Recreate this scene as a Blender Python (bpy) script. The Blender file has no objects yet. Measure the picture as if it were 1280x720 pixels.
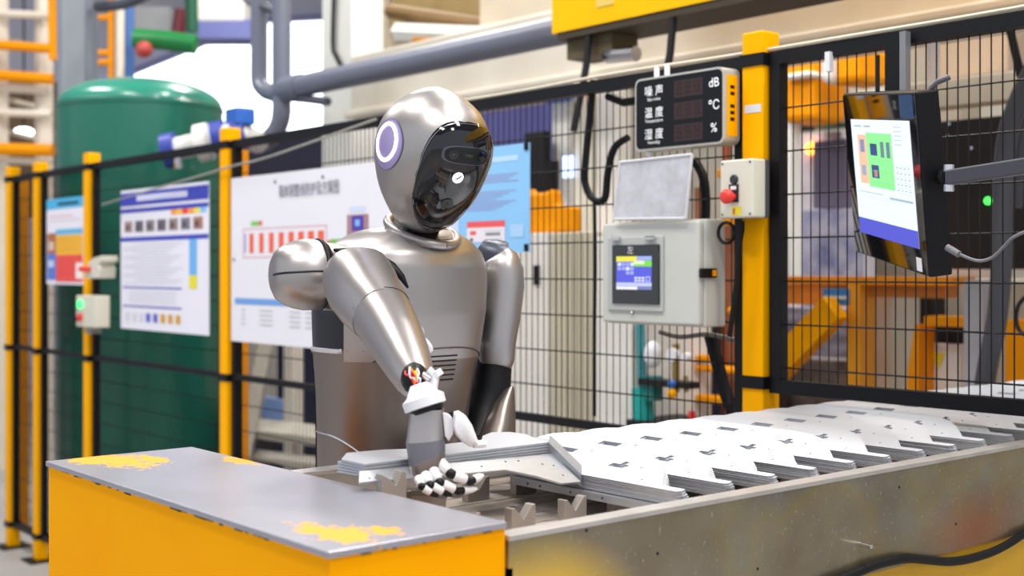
import bpy, bmesh, math, random
from mathutils import Vector, Matrix
from mathutils.geometry import tessellate_polygon
random.seed(7)
SC = bpy.context.scene
COL = SC.collection
PI = math.pi

# ---------------------------------------------------------------- camera, world, lights, exposure
H = 1.46                      # camera height, the horizon is pixel row 336 of 720
FPX, CX, HY = 1573.0, 640.0, 336.0
SA, CA = 0.76337, 0.64593     # the fence runs along X, the conveyor along Y
FWD = Vector((-SA, CA, 0)); RGT = Vector((CA, SA, 0)); CAMP = Vector((0, 0, H))
cam = bpy.data.objects.new('camera', bpy.data.cameras.new('camera'))
COL.objects.link(cam)
cam.location = CAMP
cam.rotation_euler = (PI / 2, 0, math.asin(SA))
cam.data.sensor_width = 36.0
cam.data.lens = 36.0 * FPX / 1280.0
cam.data.shift_y = -(360 - HY) / 1280.0
cam.data.clip_start = 0.05
cam.data.dof.use_dof = True
cam.data.dof.focus_distance = 2.1
cam.data.dof.aperture_fstop = 3.6
SC.camera = cam

world = bpy.data.worlds.new('world'); SC.world = world
world.use_nodes = True
bg = world.node_tree.nodes['Background']
bg.inputs[0].default_value = (0.86, 0.92, 1.0, 1); bg.inputs[1].default_value = 0.85
SC.view_settings.view_transform = 'Standard'
SC.view_settings.look = 'None'
SC.view_settings.gamma = 1.0
SC.view_settings.use_curve_mapping = False
SC.view_settings.exposure = 0.14

LAMPS = [(-0.6, -0.3), (-0.6, 2.6), (-3.6, 0.4), (-3.6, 3.6), (-7.2, 1.2), (-7.2, 4.6), (1.8, 1.2), (-2.2, 6.0)]  # the last one is added to brighten the right bay
for lx, ly in LAMPS:           # high-bay hall lamps (their housings are built further down)
    ld = bpy.data.lights.new('hall_lamp_light', 'AREA'); ld.shape = 'RECTANGLE'; ld.size = 1.5; ld.size_y = 0.5
    ld.energy = 105; ld.color = (1.0, 0.97, 0.93)
    lo = bpy.data.objects.new('hall_lamp_light', ld); COL.objects.link(lo); lo.location = (lx, ly, 5.17)

# ---------------------------------------------------------------- pixel helpers (a pixel is only a direction)
def ray(px, py): return FWD + RGT * ((px - CX) / FPX) + Vector((0, 0, 1)) * ((HY - py) / FPX)
def atD(px, py, D): return CAMP + ray(px, py) * D
def atX(px, py, X): d = ray(px, py); return CAMP + d * (X / d.x)
def atY(px, py, Y): d = ray(px, py); return CAMP + d * (Y / d.y)
def atZ(px, py, Z): d = ray(px, py); return CAMP + d * ((Z - H) / d.z)
def atP(px, py, P, n): d = ray(px, py); return CAMP + d * ((P - CAMP).dot(n) / d.dot(n))
def mpp(D): return D / FPX     # metres per pixel at a depth

# ---------------------------------------------------------------- materials
def lin(h):
    h = h.lstrip('#'); o = []
    for i in (0, 2, 4):
        c = int(h[i:i + 2], 16) / 255
        o.append(c / 12.92 if c <= 0.04045 else ((c + 0.055) / 1.055) ** 2.4)
    return o[0], o[1], o[2], 1.0
MATS = {}
def mat(name, col, rough=0.5, metal=0.0, var=0.08, scale=6.0, bump=0.0, col2=None, spec=0.5, coat=0.0, stretch=None):
    if name in MATS: return MATS[name]
    m = bpy.data.materials.new(name); m.use_nodes = True; MATS[name] = m
    nt = m.node_tree; N = nt.nodes; L = nt.links; b = N['Principled BSDF']
    c = lin(col)
    tc = N.new('ShaderNodeTexCoord'); ns = N.new('ShaderNodeTexNoise')
    ns.inputs['Scale'].default_value = scale; ns.inputs['Detail'].default_value = 5
    if stretch:
        mp = N.new('ShaderNodeMapping'); mp.inputs['Scale'].default_value = stretch
        L.new(tc.outputs['Object'], mp.inputs[0]); L.new(mp.outputs[0], ns.inputs['Vector'])
    else: L.new(tc.outputs['Object'], ns.inputs['Vector'])
    r = N.new('ShaderNodeValToRGB'); r.color_ramp.elements[0].position = 0.3; r.color_ramp.elements[1].position = 0.7
    d = lin(col2) if col2 else tuple(x * (1 - var) for x in c[:3]) + (1,)
    r.color_ramp.elements[0].color = d; r.color_ramp.elements[1].color = c
    L.new(ns.outputs['Fac'], r.inputs[0]); L.new(r.outputs[0], b.inputs['Base Color'])
    b.inputs['Roughness'].default_value = rough; b.inputs['Metallic'].default_value = metal
    b.inputs['Specular IOR Level'].default_value = spec; b.inputs['Coat Weight'].default_value = coat
    if bump:
        bp = N.new('ShaderNodeBump'); bp.inputs['Strength'].default_value = bump; bp.inputs['Distance'].default_value = 0.002
        L.new(ns.outputs['Fac'], bp.inputs['Height']); L.new(bp.outputs[0], b.inputs['Normal'])
    return m
def emit(name, col, strength, base=None):
    if name in MATS: return MATS[name]
    m = bpy.data.materials.new(name); m.use_nodes = True; MATS[name] = m
    b = m.node_tree.nodes['Principled BSDF']
    b.inputs['Base Color'].default_value = lin(base or col)
    b.inputs['Emission Color'].default_value = lin(col); b.inputs['Emission Strength'].default_value = strength
    b.inputs['Roughness'].default_value = 0.4
    return m
def flat(col, rough=0.6): return mat('print_' + col.strip('#'), col, rough, 0, var=0.03)
def lit(col, s=1.0): return emit('screen_%s_%d' % (col.strip('#'), int(s * 100)), col, s, '#101010')

SILVER = mat('silver_paint', '#aaa5a4', 0.37, 0.88, var=0.03, scale=3)
SILVER_D = mat('silver_brown_reflection', '#8a807b', 0.34, 0.85, var=0.04, scale=3)  # silver darkened to bronze, painting in the lower body's brown reflections
GREYP = mat('slate_plastic', '#6c6c75', 0.42, 0.2, var=0.04)
BLACKP = mat('black_plastic', '#0e0e12', 0.45, 0.0, spec=.3)
BLACKG = mat('black_gloss', '#0c0c10', 0.06, 0.0, coat=0.6)
WHITEP = mat('white_plastic', '#e6e6ea', 0.4, 0.0, var=0.04)
CHROME = mat('polished_steel', '#d8d8dc', 0.18, 1.0, var=0.05)
RUBBER = mat('black_rubber', '#101115', 0.55, spec=.25)
YEL = mat('yellow_paint', '#ffb200', 0.5, 0.0, var=0.04, scale=4, spec=.06)
YEL2 = mat('amber_paint', '#f59a00', 0.5, 0.0, var=0.08, scale=4, spec=.12)
BLKM = mat('black_powder_coat', '#0b0c11', 0.5, 0.0, spec=.25)
SHEET = mat('galvanised_sheet', '#c9ccd4', 0.42, 0.45, var=0.06, scale=9)
EDGE = mat('sheet_edge', '#b7bac1', 0.4, 0.6, var=0.15, scale=40)
SHEETF = mat('galvanised_flange', '#b4b7bd', 0.36, 0.6, var=0.08, scale=30, stretch=(1, 1, 6))
CREAM = mat('cream_enamel', '#d9d6c6', 0.45, 0.0, var=0.04)
OFFW = mat('off_white_enamel', '#e8e6e0', 0.5, 0.0, var=0.06)
GREYPIPE = mat('grey_pipe_paint', '#6f7383', 0.38, 0.1, var=0.06)
CONC = mat('concrete_floor', '#b9b6b4', 0.45, 0.0, var=0.18, scale=1.3, bump=0.05)
DARK = mat('dark_machine', '#160f10', 0.6, 0.1, var=0.3, scale=3)
NAVY = mat('navy_panel', '#1d1c3a', 0.5, 0.0)

# ---------------------------------------------------------------- mesh builder
ORG = {}
class MB:
    def __init__(s): s.v = []; s.f = []; s.mi = []; s.cur = 0
    def add(s, vs, fs):
        n = len(s.v); s.v += [Vector(p) for p in vs]
        for f in fs: s.f.append([i + n for i in f]); s.mi.append(s.cur)
        return s
    def box(s, x0, x1, y0, y1, z0, z1, M=None):
        vs = [Vector((x, y, z)) for z in (z0, z1) for y in (y0, y1) for x in (x0, x1)]
        if M is not None: vs = [M @ p for p in vs]
        return s.add(vs, [(0, 2, 3, 1), (4, 5, 7, 6), (0, 1, 5, 4), (2, 6, 7, 3), (0, 4, 6, 2), (1, 3, 7, 5)])
    def loft(s, rings, cap0=True, cap1=True):
        n = len(rings[0]); vs = [p for r in rings for p in r]; fs = []
        for k in range(len(rings) - 1):
            for i in range(n):
                j = (i + 1) % n
                fs.append((k * n + i, k * n + j, (k + 1) * n + j, (k + 1) * n + i))
        if cap0: fs.append(tuple(range(n - 1, -1, -1)))
        if cap1: fs.append(tuple((len(rings) - 1) * n + i for i in range(n)))
        return s.add(vs, fs)
    def cyl(s, p0, p1, r0, r1=None, n=16, caps=True):
        p0 = Vector(p0); p1 = Vector(p1); r1 = r0 if r1 is None else r1
        a, b = basis(p1 - p0)
        return s.loft([ring(p0, a, b, r0, r0, n), ring(p1, a, b, r1, r1, n)], caps, caps)
    def tube(s, pts, r, n=8, caps=True):
        pts = [Vector(p) for p in pts]
        if 4 <= len(pts) <= 30 and not isinstance(r, (list, tuple)): pts = catmull(pts)
        rr = r if isinstance(r, (list, tuple)) else [r] * len(pts)
        t = (pts[1] - pts[0]).normalized(); a, b = basis(t); rings = []
        for i, p in enumerate(pts):
            t2 = (pts[min(i + 1, len(pts) - 1)] - pts[max(i - 1, 0)]).normalized()
            q = t.rotation_difference(t2); a = q @ a; b = q @ b; t = t2
            rings.append(ring(p, a, b, rr[i], rr[i], n))
        return s.loft(rings, caps, caps)
    def lathe(s, prof, o, ax, n=24, a=None, b=None, sx=1, sy=1):
        ax = Vector(ax).normalized(); o = Vector(o)
        if a is None: a, b = basis(ax)
        return s.loft([ring(o + ax * h, a, b, max(r, 1e-4) * sx, max(r, 1e-4) * sy, n) for h, r in prof])
    def prism(s, loops, M, z0, z1, side=None):
        if not isinstance(loops[0][0], (tuple, list)): loops = [loops]
        P = [[Vector((q[0], q[1], 0)) for q in lp] for lp in loops]
        tri = tessellate_polygon(P); allp = [p for lp in P for p in lp]; n = len(allp)
        vs = [M @ Vector((p.x, p.y, z0)) for p in allp] + [M @ Vector((p.x, p.y, z1)) for p in allp]
        fs = []
        for t in tri:
            i, j, k = t
            cr = (allp[j] - allp[i]).cross(allp[k] - allp[i]).z
            if cr < 0: i, k = k, i
            fs.append((k, j, i)); fs.append((i + n, j + n, k + n))
        o = 0
        for li, lp in enumerate(P):
            m = len(lp)
            ar = sum(lp[i].x * lp[(i + 1) % m].y - lp[(i + 1) % m].x * lp[i].y for i in range(m))
            ccw = (ar > 0) == (li == 0)
            for i in range(m):
                j = (i + 1) % m
                q = (o + i, o + j, o + j + n, o + i + n)
                fs.append(q if ccw else q[::-1])
            o += m
        s.add(vs, fs)
        if side is not None:
            for i in range(len(fs) - n, len(fs)): s.mi[i - len(fs)] = side
        return s
    def ball(s, c, rx, ry=None, rz=None, n=12, m=8):
        c = Vector(c); ry = ry or rx; rz = rz or rx
        rings = [[c + Vector((rx * math.sin(t) * math.cos(2 * PI * i / n), ry * math.sin(t) * math.sin(2 * PI * i / n), rz * math.cos(t))) for i in range(n)] for t in [PI - PI * (k + 0.02) / (m + 0.04) for k in range(m + 1)]]
        return s.loft(rings)
    def build(s, name, mats, parent=None, smooth=False, bevel=0, org=None, ang=40):
        me = bpy.data.meshes.new(name)
        if org is None:
            if parent is not None: org = ORG[parent.name]
            else:
                xs = [p.x for p in s.v]; ys = [p.y for p in s.v]; zs = [p.z for p in s.v]
                org = Vector(((min(xs) + max(xs)) / 2, (min(ys) + max(ys)) / 2, min(zs)))
        org = Vector(org)
        me.from_pydata([tuple(p - org) for p in s.v], [], s.f)
        if not isinstance(mats, (list, tuple)): mats = [mats]
        for m in mats: me.materials.append(m)
        if len(mats) > 1: me.polygons.foreach_set('material_index', s.mi)
        if smooth:
            me.shade_smooth(); me.set_sharp_from_angle(angle=math.radians(ang))
        me.update()
        o = bpy.data.objects.new(name, me); COL.objects.link(o); ORG[o.name] = org
        if parent is not None: o.parent = parent
        else: o.location = org
        if bevel:
            b = o.modifiers.new('bevel', 'BEVEL'); b.width = bevel; b.segments = 2; b.limit_method = 'ANGLE'; b.harden_normals = False
        return o
def catmull(P, n=4):
    o = []
    for i in range(len(P) - 1):
        a, b, c, d = P[max(0, i - 1)], P[i], P[i + 1], P[min(len(P) - 1, i + 2)]
        for k in range(n):
            t = k / n; o.append(.5 * (2 * b + (c - a) * t + (2 * a - 5 * b + 4 * c - d) * t * t + (3 * b - a - 3 * c + d) * t ** 3))
    return o + [P[-1]]
def basis(t):
    t = Vector(t).normalized(); up = Vector((0, 0, 1)) if abs(t.z) < 0.9 else Vector((1, 0, 0))
    a = up.cross(t).normalized(); return a, t.cross(a).normalized()
def ring(c, a, b, ra, rb, n, p=2.0):
    o = []
    for i in range(n):
        t = 2 * PI * i / n; ct, st = math.cos(t), math.sin(t)
        o.append(Vector(c) + a * (ra * math.copysign(abs(ct) ** (2 / p), ct)) + b * (rb * math.copysign(abs(st) ** (2 / p), st)))
    return o
def tag(o, label, cat, group=None):
    o['label'] = label; o['category'] = cat
    if group: o['group'] = group
    return o
def thing(name, label, cat, loc, group=None):
    o = bpy.data.objects.new(name, None); COL.objects.link(o); o.empty_display_size = 0.1
    o.location = loc; ORG[o.name] = Vector(loc); return tag(o, label, cat, group)
def struct(o): o['kind'] = 'structure'; return o
def copy_tree(o, parent=None):
    c = o.copy(); COL.objects.link(c); ORG[c.name] = ORG[o.name]
    c.parent = parent
    for ch in list(o.children): copy_tree(ch, c)
    return c
def frame(o, x, y, z=None):
    x = Vector(x).normalized(); y = Vector(y).normalized(); z = x.cross(y).normalized() if z is None else Vector(z)
    M = Matrix(((x.x, y.x, z.x, o[0]), (x.y, y.y, z.y, o[1]), (x.z, y.z, z.z, o[2]), (0, 0, 0, 1))); return M
def FM(X, Y, Z): return frame((X, Y, Z), (1, 0, 0), (0, 0, 1))     # a sheet parallel to the fence, facing the camera side (-Y)
def text(s, M, size, m, parent, name='lettering', align='CENTER', sx=1.0):
    c = bpy.data.curves.new('t', 'FONT'); c.body = s; c.size = size; c.align_x = align; c.align_y = 'CENTER'; c.resolution_u = 3
    t = bpy.data.objects.new('t', c); COL.objects.link(t)
    bpy.context.view_layer.update()
    me = bpy.data.meshes.new_from_object(t.evaluated_get(bpy.context.evaluated_depsgraph_get()))
    bpy.data.objects.remove(t)
    org = ORG[parent.name]
    S = Matrix.Diagonal((sx, 1, 1, 1))
    me.transform(Matrix.Translation(-org) @ M @ S)
    me.materials.clear(); me.materials.append(m)
    o = bpy.data.objects.new(name, me); COL.objects.link(o); o.parent = parent; ORG[o.name] = org
    return o
def rects(name, M, w, h, lst, parent, z0=0.0012, matf=flat):
    """flat print: (u0, v0, u1, v1, colour) with v counted from the top edge, 0..1"""
    b = MB(); ms = []; key = {}
    for i, (u0, v0, u1, v1, c) in enumerate(lst):
        if c not in key: key[c] = len(ms); ms.append(matf(c))
        b.cur = key[c]; z = z0 + i * 0.00002
        b.add([M @ Vector((u0 * w, h - v1 * h, z)), M @ Vector((u1 * w, h - v1 * h, z)), M @ Vector((u1 * w, h - v0 * h, z)), M @ Vector((u0 * w, h - v0 * h, z))], [(0, 1, 2, 3)])
    return b.build(name, ms, parent)

# ================================================================ THE SETTING
RIM = H - 0.321; BOXTOP = H - 0.304; YF = 2.27
struct(MB().box(-16, 7, -6, 10, -0.1, 0).build('floor', CONC, org=(0, 0, 0)))
WALLB = mat('hall_back_wall', '#c9bfae', 0.8, 0, var=0.25, scale=0.8)
WALLL = mat('hall_side_wall', '#cfd0e4', 0.8, 0, var=0.2, scale=0.6, stretch=(1, 1, 4))
struct(MB().box(-14.2, 7, -6, 9.2, 8, 8.2).build('ceiling', mat('hall_ceiling', '#8f8f90', .8), org=(0, 0, 8)))
struct(MB().box(-14, 7, 9, 9.2, 0, 8).build('wall_back', WALLB, org=(0, 9, 0)))
struct(MB().box(-14.2, -14, -6, 9.2, 0, 8).build('wall_left', WALLL, org=(-14, 0, 0)))
# bright daylight window high in the left wall
wp = [atX(px, py, -13.96) for px, py in ((120, 215), (120, 108), (322, 26), (410, 22), (410, 215))]
b = MB(); Mw = Matrix(((0, 0, 1, -13.96), (1, 0, 0, 0), (0, 1, 0, 0), (0, 0, 0, 1)))
b.prism([(p.y, p.z) for p in wp], Mw, -0.02, 0.02)
w1 = struct(b.build('window_1', emit('daylight_pane', '#eef4ff', 3.0)))
b = MB()
for i in range(5): b.cyl(wp[i] + Vector((0.03, 0, 0)), wp[(i + 1) % 5] + Vector((0.03, 0, 0)), 0.05, n=6)
b.build('window_frame', mat('window_frame_paint', '#8f90b8', 0.6), w1, org=ORG[w1.name])

# ================================================================ YELLOW BOX
def m_boxtop():
    m = mat('worn_steel_top', '#a6a6b0', 0.25, 0.4, var=0.12, scale=7)
    nt = m.node_tree; N = nt.nodes; L = nt.links; bs = N['Principled BSDF']
    src = bs.inputs['Base Color'].links[0].from_socket
    tc = N.new('ShaderNodeTexCoord'); n2 = N.new('ShaderNodeTexNoise'); n2.inputs['Scale'].default_value = 60; n2.inputs['Detail'].default_value = 9; n2.inputs['Roughness'].default_value = .72
    L.new(tc.outputs['Object'], n2.inputs['Vector'])
    sep = N.new('ShaderNodeSeparateXYZ'); L.new(tc.outputs['Object'], sep.inputs[0])
    def M_(op, a, bb, c=None):
        n = N.new('ShaderNodeMath'); n.operation = op
        for i, x in enumerate((a, bb, c)):
            if x is None: continue
            if isinstance(x, (int, float)): n.inputs[i].default_value = x
            else: L.new(x, n.inputs[i])
        return n.outputs[0]
    best = None
    for (cx, cy, rx, ry) in PATCHES:
        dx = M_('DIVIDE', M_('SUBTRACT', sep.outputs[0], cx), rx); dy = M_('DIVIDE', M_('SUBTRACT', sep.outputs[1], cy), ry)
        d = M_('ADD', M_('MULTIPLY', dx, dx), M_('MULTIPLY', dy, dy))
        best = d if best is None else M_('MINIMUM', best, d)
    f = M_('ADD', M_('SQRT', best, None), M_('MULTIPLY', M_('SUBTRACT', n2.outputs['Fac'], 0.5), 3.6))
    mask = M_('LESS_THAN', f, 0.9)
    mx = N.new('ShaderNodeMixRGB'); L.new(mask, mx.inputs[0]); L.new(src, mx.inputs[1]); mx.inputs[2].default_value = lin('#e09a10')
    L.new(mx.outputs[0], bs.inputs['Base Color'])
    L.new(M_('SUBTRACT', 0.35, M_('MULTIPLY', mask, 0.35)), bs.inputs['Metallic'])
    L.new(M_('ADD', 0.27, M_('MULTIPLY', mask, 0.3)), bs.inputs['Roughness'])
    return m
BX0, BX1, BY0, BY1 = -1.995, -1.158, 0.722, 0.972
box = thing('machine_guard_box', 'yellow steel guard box with a worn bare-metal top beside the parts tray', 'machine guard', ((BX0 + BX1) / 2, (BY0 + BY1) / 2, 0))
def lp(px, py):
    p = atZ(px, py, BOXTOP) - ORG[box.name]; return p.x, p.y
PATCHES = []
for (px, py, rx, ry) in ((110, 574, .07, .03), (150, 576, .09, .045), (190, 574, .05, .02), (400, 663, .05, .02), (430, 668, .05, .035), (480, 663, .025, .02), (300, 576, .05, .018)):
    PATCHES.append(lp(px, py) + (rx, ry))
m_yb = mat('guard_box_yellow', '#ffad00', 0.65, 0, scale=5, col2='#fda600', spec=.05)
m_yb2 = mat('guard_box_yellow_worn', '#fdae04', 0.5, 0, scale=9, col2='#f49a00')
MB().box(BX0 + .004, BX1 - .004, BY0 + .004, BY1, 0, BOXTOP - .008).build('body', m_yb, box)
MB().box(BX0, BX1, BY0, BY1, BOXTOP - .008, BOXTOP).build('top_plate', m_boxtop(), box, bevel=.0012)
b = MB()                                   # chipped bare edge under the top plate
CHIPS = mat('chipped_edge', '#3a2c12', 0.7, 0.2)
for i in range(46):
    x = random.uniform(BX0 + .02, BX1 - .05); w = random.uniform(.004, .022)
    b.box(x, x + w, BY0 + .0032, BY0 + .0045, BOXTOP - .008 - random.uniform(.0008, .0035), BOXTOP - .008)
for i in range(14):
    y = random.uniform(BY0 + .02, BY1 - .03); w = random.uniform(.003, .014)
    b.box(BX1 - .0045, BX1 - .0032, y, y + w, BOXTOP - .008 - random.uniform(.0005, .0025), BOXTOP - .008)
b.build('paint_chips', CHIPS, box)

# ================================================================ PARTS TRAY (conveyor bed)
TX0, TX1, TY0, TY1 = -1.76, -1.158, BY1 + .003, 3.75
tray = thing('parts_tray_bed', 'long galvanised steel tray bed with yellow base and rows of notched blocks', 'conveyor bed', ((TX0 + TX1) / 2, 2.5, 0))
def m_wall():
    m = mat('mottled_zinc_plate', '#b0aca4', 0.30, 0.8, scale=5, col2='#7d7466', stretch=(1, 1, 1.5))
    nt = m.node_tree; N = nt.nodes; L = nt.links; bs = N['Principled BSDF']
    src = bs.inputs['Base Color'].links[0].from_socket
    tc = N.new('ShaderNodeTexCoord')
    n2 = N.new('ShaderNodeTexNoise'); n2.inputs['Scale'].default_value = 2.6; n2.inputs['Detail'].default_value = 3
    L.new(tc.outputs['Object'], n2.inputs['Vector'])
    r = N.new('ShaderNodeValToRGB'); cr = r.color_ramp
    cr.elements[0].position = .34; cr.elements[0].color = lin('#8d8a80'); cr.elements[1].position = .66; cr.elements[1].color = lin('#94866a')
    for p, c in ((.45, '#7f7c78'), (.52, '#9a8a4a'), (.58, '#8a7a5c')):
        e = cr.elements.new(p); e.color = lin(c)
    L.new(n2.outputs['Fac'], r.inputs[0])
    mx = N.new('ShaderNodeMixRGB'); mx.inputs[0].default_value = .5; L.new(src, mx.inputs[1]); L.new(r.outputs[0], mx.inputs[2])
    # pale zinc specks
    n3 = N.new('ShaderNodeTexNoise'); n3.inputs['Scale'].default_value = 190; n3.inputs['Detail'].default_value = 2
    mp3 = N.new('ShaderNodeMapping'); mp3.inputs['Scale'].default_value = (1, 1, .6); L.new(tc.outputs['Object'], mp3.inputs[0]); L.new(mp3.outputs[0], n3.inputs['Vector'])
    r3 = N.new('ShaderNodeValToRGB'); r3.color_ramp.elements[0].position = .64; r3.color_ramp.elements[1].position = .78
    L.new(n3.outputs['Fac'], r3.inputs[0])
    m3 = N.new('ShaderNodeMixRGB'); L.new(r3.outputs[0], m3.inputs[0]); L.new(mx.outputs[0], m3.inputs[1]); m3.inputs[2].default_value = lin('#b4b4b0')
    # yellow reflection painted into the plate colour near the guard box
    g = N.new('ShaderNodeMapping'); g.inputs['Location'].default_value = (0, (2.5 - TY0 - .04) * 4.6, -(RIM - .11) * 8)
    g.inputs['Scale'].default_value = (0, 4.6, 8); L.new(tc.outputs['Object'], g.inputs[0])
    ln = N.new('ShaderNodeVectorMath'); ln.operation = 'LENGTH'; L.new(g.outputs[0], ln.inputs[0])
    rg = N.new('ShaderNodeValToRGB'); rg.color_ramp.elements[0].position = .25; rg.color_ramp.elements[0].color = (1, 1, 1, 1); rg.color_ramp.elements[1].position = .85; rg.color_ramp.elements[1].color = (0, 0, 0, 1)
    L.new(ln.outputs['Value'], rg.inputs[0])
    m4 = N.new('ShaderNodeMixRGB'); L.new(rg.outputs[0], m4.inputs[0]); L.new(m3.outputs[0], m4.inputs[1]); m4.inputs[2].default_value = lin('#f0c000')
    # soft red patch further along the plate
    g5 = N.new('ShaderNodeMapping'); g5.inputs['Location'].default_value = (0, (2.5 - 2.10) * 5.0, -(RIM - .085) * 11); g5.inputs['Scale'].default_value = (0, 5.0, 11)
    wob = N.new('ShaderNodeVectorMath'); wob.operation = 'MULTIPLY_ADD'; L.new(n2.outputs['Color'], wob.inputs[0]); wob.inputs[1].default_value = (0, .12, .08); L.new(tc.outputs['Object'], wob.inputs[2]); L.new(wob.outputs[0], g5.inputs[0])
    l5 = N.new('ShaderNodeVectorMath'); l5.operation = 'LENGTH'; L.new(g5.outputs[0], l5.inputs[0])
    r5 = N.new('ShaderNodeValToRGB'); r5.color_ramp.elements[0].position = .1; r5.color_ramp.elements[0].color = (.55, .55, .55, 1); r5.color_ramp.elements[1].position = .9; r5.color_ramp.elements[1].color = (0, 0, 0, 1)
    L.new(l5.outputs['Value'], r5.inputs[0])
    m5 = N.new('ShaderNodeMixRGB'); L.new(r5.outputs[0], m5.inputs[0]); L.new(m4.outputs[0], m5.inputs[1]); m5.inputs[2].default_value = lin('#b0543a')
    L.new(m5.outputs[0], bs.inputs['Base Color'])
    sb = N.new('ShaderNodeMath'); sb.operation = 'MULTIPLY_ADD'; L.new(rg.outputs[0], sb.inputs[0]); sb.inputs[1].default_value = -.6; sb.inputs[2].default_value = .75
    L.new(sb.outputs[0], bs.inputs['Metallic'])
    return m
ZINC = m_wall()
RIMM = mat('rim_steel', '#d3d0ce', 0.35, 0.7, var=0.2, scale=14)
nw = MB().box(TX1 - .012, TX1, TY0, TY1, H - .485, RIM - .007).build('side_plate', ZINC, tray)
b = MB().box(TX1 - .028, TX1 + .002, TY0, TY1, RIM - .007, RIM)
b.build('near_rim', RIMM, tray, bevel=.001)
MB().box(TX0, TX0 + .035, TY0, TY1, RIM - .007, RIM).build('far_rim', RIMM, tray, bevel=.001)
MB().box(TX0, TX0 + .008, TY0, TY1, RIM - .2, RIM - .007).build('far_side_plate', RIMM, tray)
MB().box(TX0, TX1, TY0, TY0 + .006, RIM - .12, RIM - .04).build('end_plate', RIMM, tray)
FLOORZ = H - 0.376
MB().box(TX0 + .008, TX1 - .012, TY0, TY1, FLOORZ - .03, FLOORZ - .012).build('tray_floor', mat('tray_floor_steel', '#5b5450', 0.6, 0.3), tray)
BOARD = mat('pale_worn_board', '#cdc3b8', 0.6, 0.1, scale=8, col2='#9d8f84', stretch=(3, .5, 1))
sx = TX0 + .012
while sx < TX1 - .06:
    MB().box(sx, sx + .052, TY0 + .006, TY1, FLOORZ - .012, FLOORZ).build('slat', BOARD, tray, bevel=.0015); sx += .058
MB().box(TX0 + .07, TX1 - .004, TY0, TY1, 0.0, H - .485).build('base_beam', mat('base_yellow', '#d9a51a', 0.45, 0.1, var=.2, scale=5), tray)
hose = [atX(px, py, TX1 + .01) for px, py in ((1010, 740), (1070, 716), (1095, 706), (1115, 701), (1135, 698), (1160, 700), (1185, 702), (1210, 699), (1240, 690), (1262, 679), (1285, 665), (1320, 655))]
MB().tube(hose, .0075, 10).build('edge_hose', RUBBER, tray, smooth=True)
st = atX(1076, 680, TX1)
b = MB().cyl(st, st + Vector((.022, -.004, 0)), .0035, n=10); b.build('stud', CHROME, tray, smooth=True)
b = MB()
for px, py in ((822, 692), (947, 711), (1124, 609), (1195, 655), (1194, 699), (733, 663)):
    p = atX(px, py, TX1); b.cyl(p - Vector((.001, 0, 0)), p + Vector((.0006, 0, 0)), .0022, n=8)
b.build('bolt_hole', BLACKP, tray)
# notched support blocks (V-shaped seats)
BLK = mat('machined_block', '#a79f98', 0.4, 0.55, var=.15, scale=14)
def vblock(x, y, src=[None]):
    if src[0] is None:
        poly = [(-.0225, 0), (.0225, 0), (.0225, .038), (.016, .038), (0, .018), (-.016, .036), (-.0225, .036)]
        M = Matrix(((0, 0, 1, x), (1, 0, 0, y), (0, 1, 0, FLOORZ), (0, 0, 0, 1)))
        o = MB().prism(poly, M, -.008, .008).build('notched_block', BLK, tray, org=(x, y, FLOORZ), bevel=.001)
        o.location = Vector((x, y, FLOORZ)) - ORG[tray.name]; src[0] = o; return o
    o = src[0].copy(); COL.objects.link(o); o.parent = tray; o.location = Vector((x, y, FLOORZ)) - ORG[tray.name]; return o
PITCH = 0.1015; Y0S = 1.326
for r_ in (-1.368, -1.597):
    for k in range(-3, 21):
        vblock(r_, Y0S + .05 + k * PITCH + .0)
p = atZ(550, 640, FLOORZ)
wb = MB().prism([(-.03, 0), (.03, 0), (.034, .05), (.01, .052), (-.03, .056)], frame((-1.47, 1.07, FLOORZ), (0, 1, 0), (0, 0, 1)), -.02, .02)
wb.build('stop_block', mat('brown_block', '#94877f', 0.5, 0.3), tray, bevel=.0015)

# ================================================================ SHEET METAL PARTS
L_, W_ = .490, .112
def arc(cx, cy, r, a0, a1, n): return [(cx + r * math.cos(a0 + (a1 - a0) * i / n), cy + r * math.sin(a0 + (a1 - a0) * i / n)) for i in range(n + 1)]
outline = [(.03, 0), (L_ - .006, 0), (L_, .004), (L_, .012), (L_ - .045, .013), (L_ - .062, .034), (L_ - .085, .062), (L_ - .115, .090), (L_ - .15, .106), (L_ - .19, W_), (.09, W_), (.06, W_ - .002), (.034, W_ - .010), (.014, W_ - .024), (.003, W_ - .045), (.0, .05), (.004, .022), (.014, .006)]
holes = [[(.30, .046), (.335, .046), (.335, .060), (.325, .060), (.325, .072), (.315, .072), (.315, .060), (.30, .060)],
         [(.145, .074), (.19, .074), (.19, .090), (.145, .090)]]
for (hx, hy) in ((.40, .018), (.36, .06), (.25, .03), (.10, .05), (.22, .09)):
    holes.append([(hx + .0022 * math.cos(a * PI / 3), hy + .0022 * math.sin(a * PI / 3)) for a in range(6)])
TILT = math.radians(12.6); NS = 7; SP = .0031
sheet_src = MB().prism([outline] + holes, Matrix.Identity(4), 0, .0025, side=1).build('sheet_metal_part', [SHEET, EDGE], None, org=(0, 0, 0))
plain_src = MB().prism([outline], Matrix.Identity(4), 0, .0025, side=1).build('sheet_metal_part', [SHEET, EDGE], None, org=(0, 0, 0))
ORD = 'first second third fourth fifth sixth seventh eighth ninth tenth eleventh twelfth thirteenth fourteenth fifteenth sixteenth seventeenth eighteenth nineteenth twentieth twenty-first'.split()
used = set()
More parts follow.
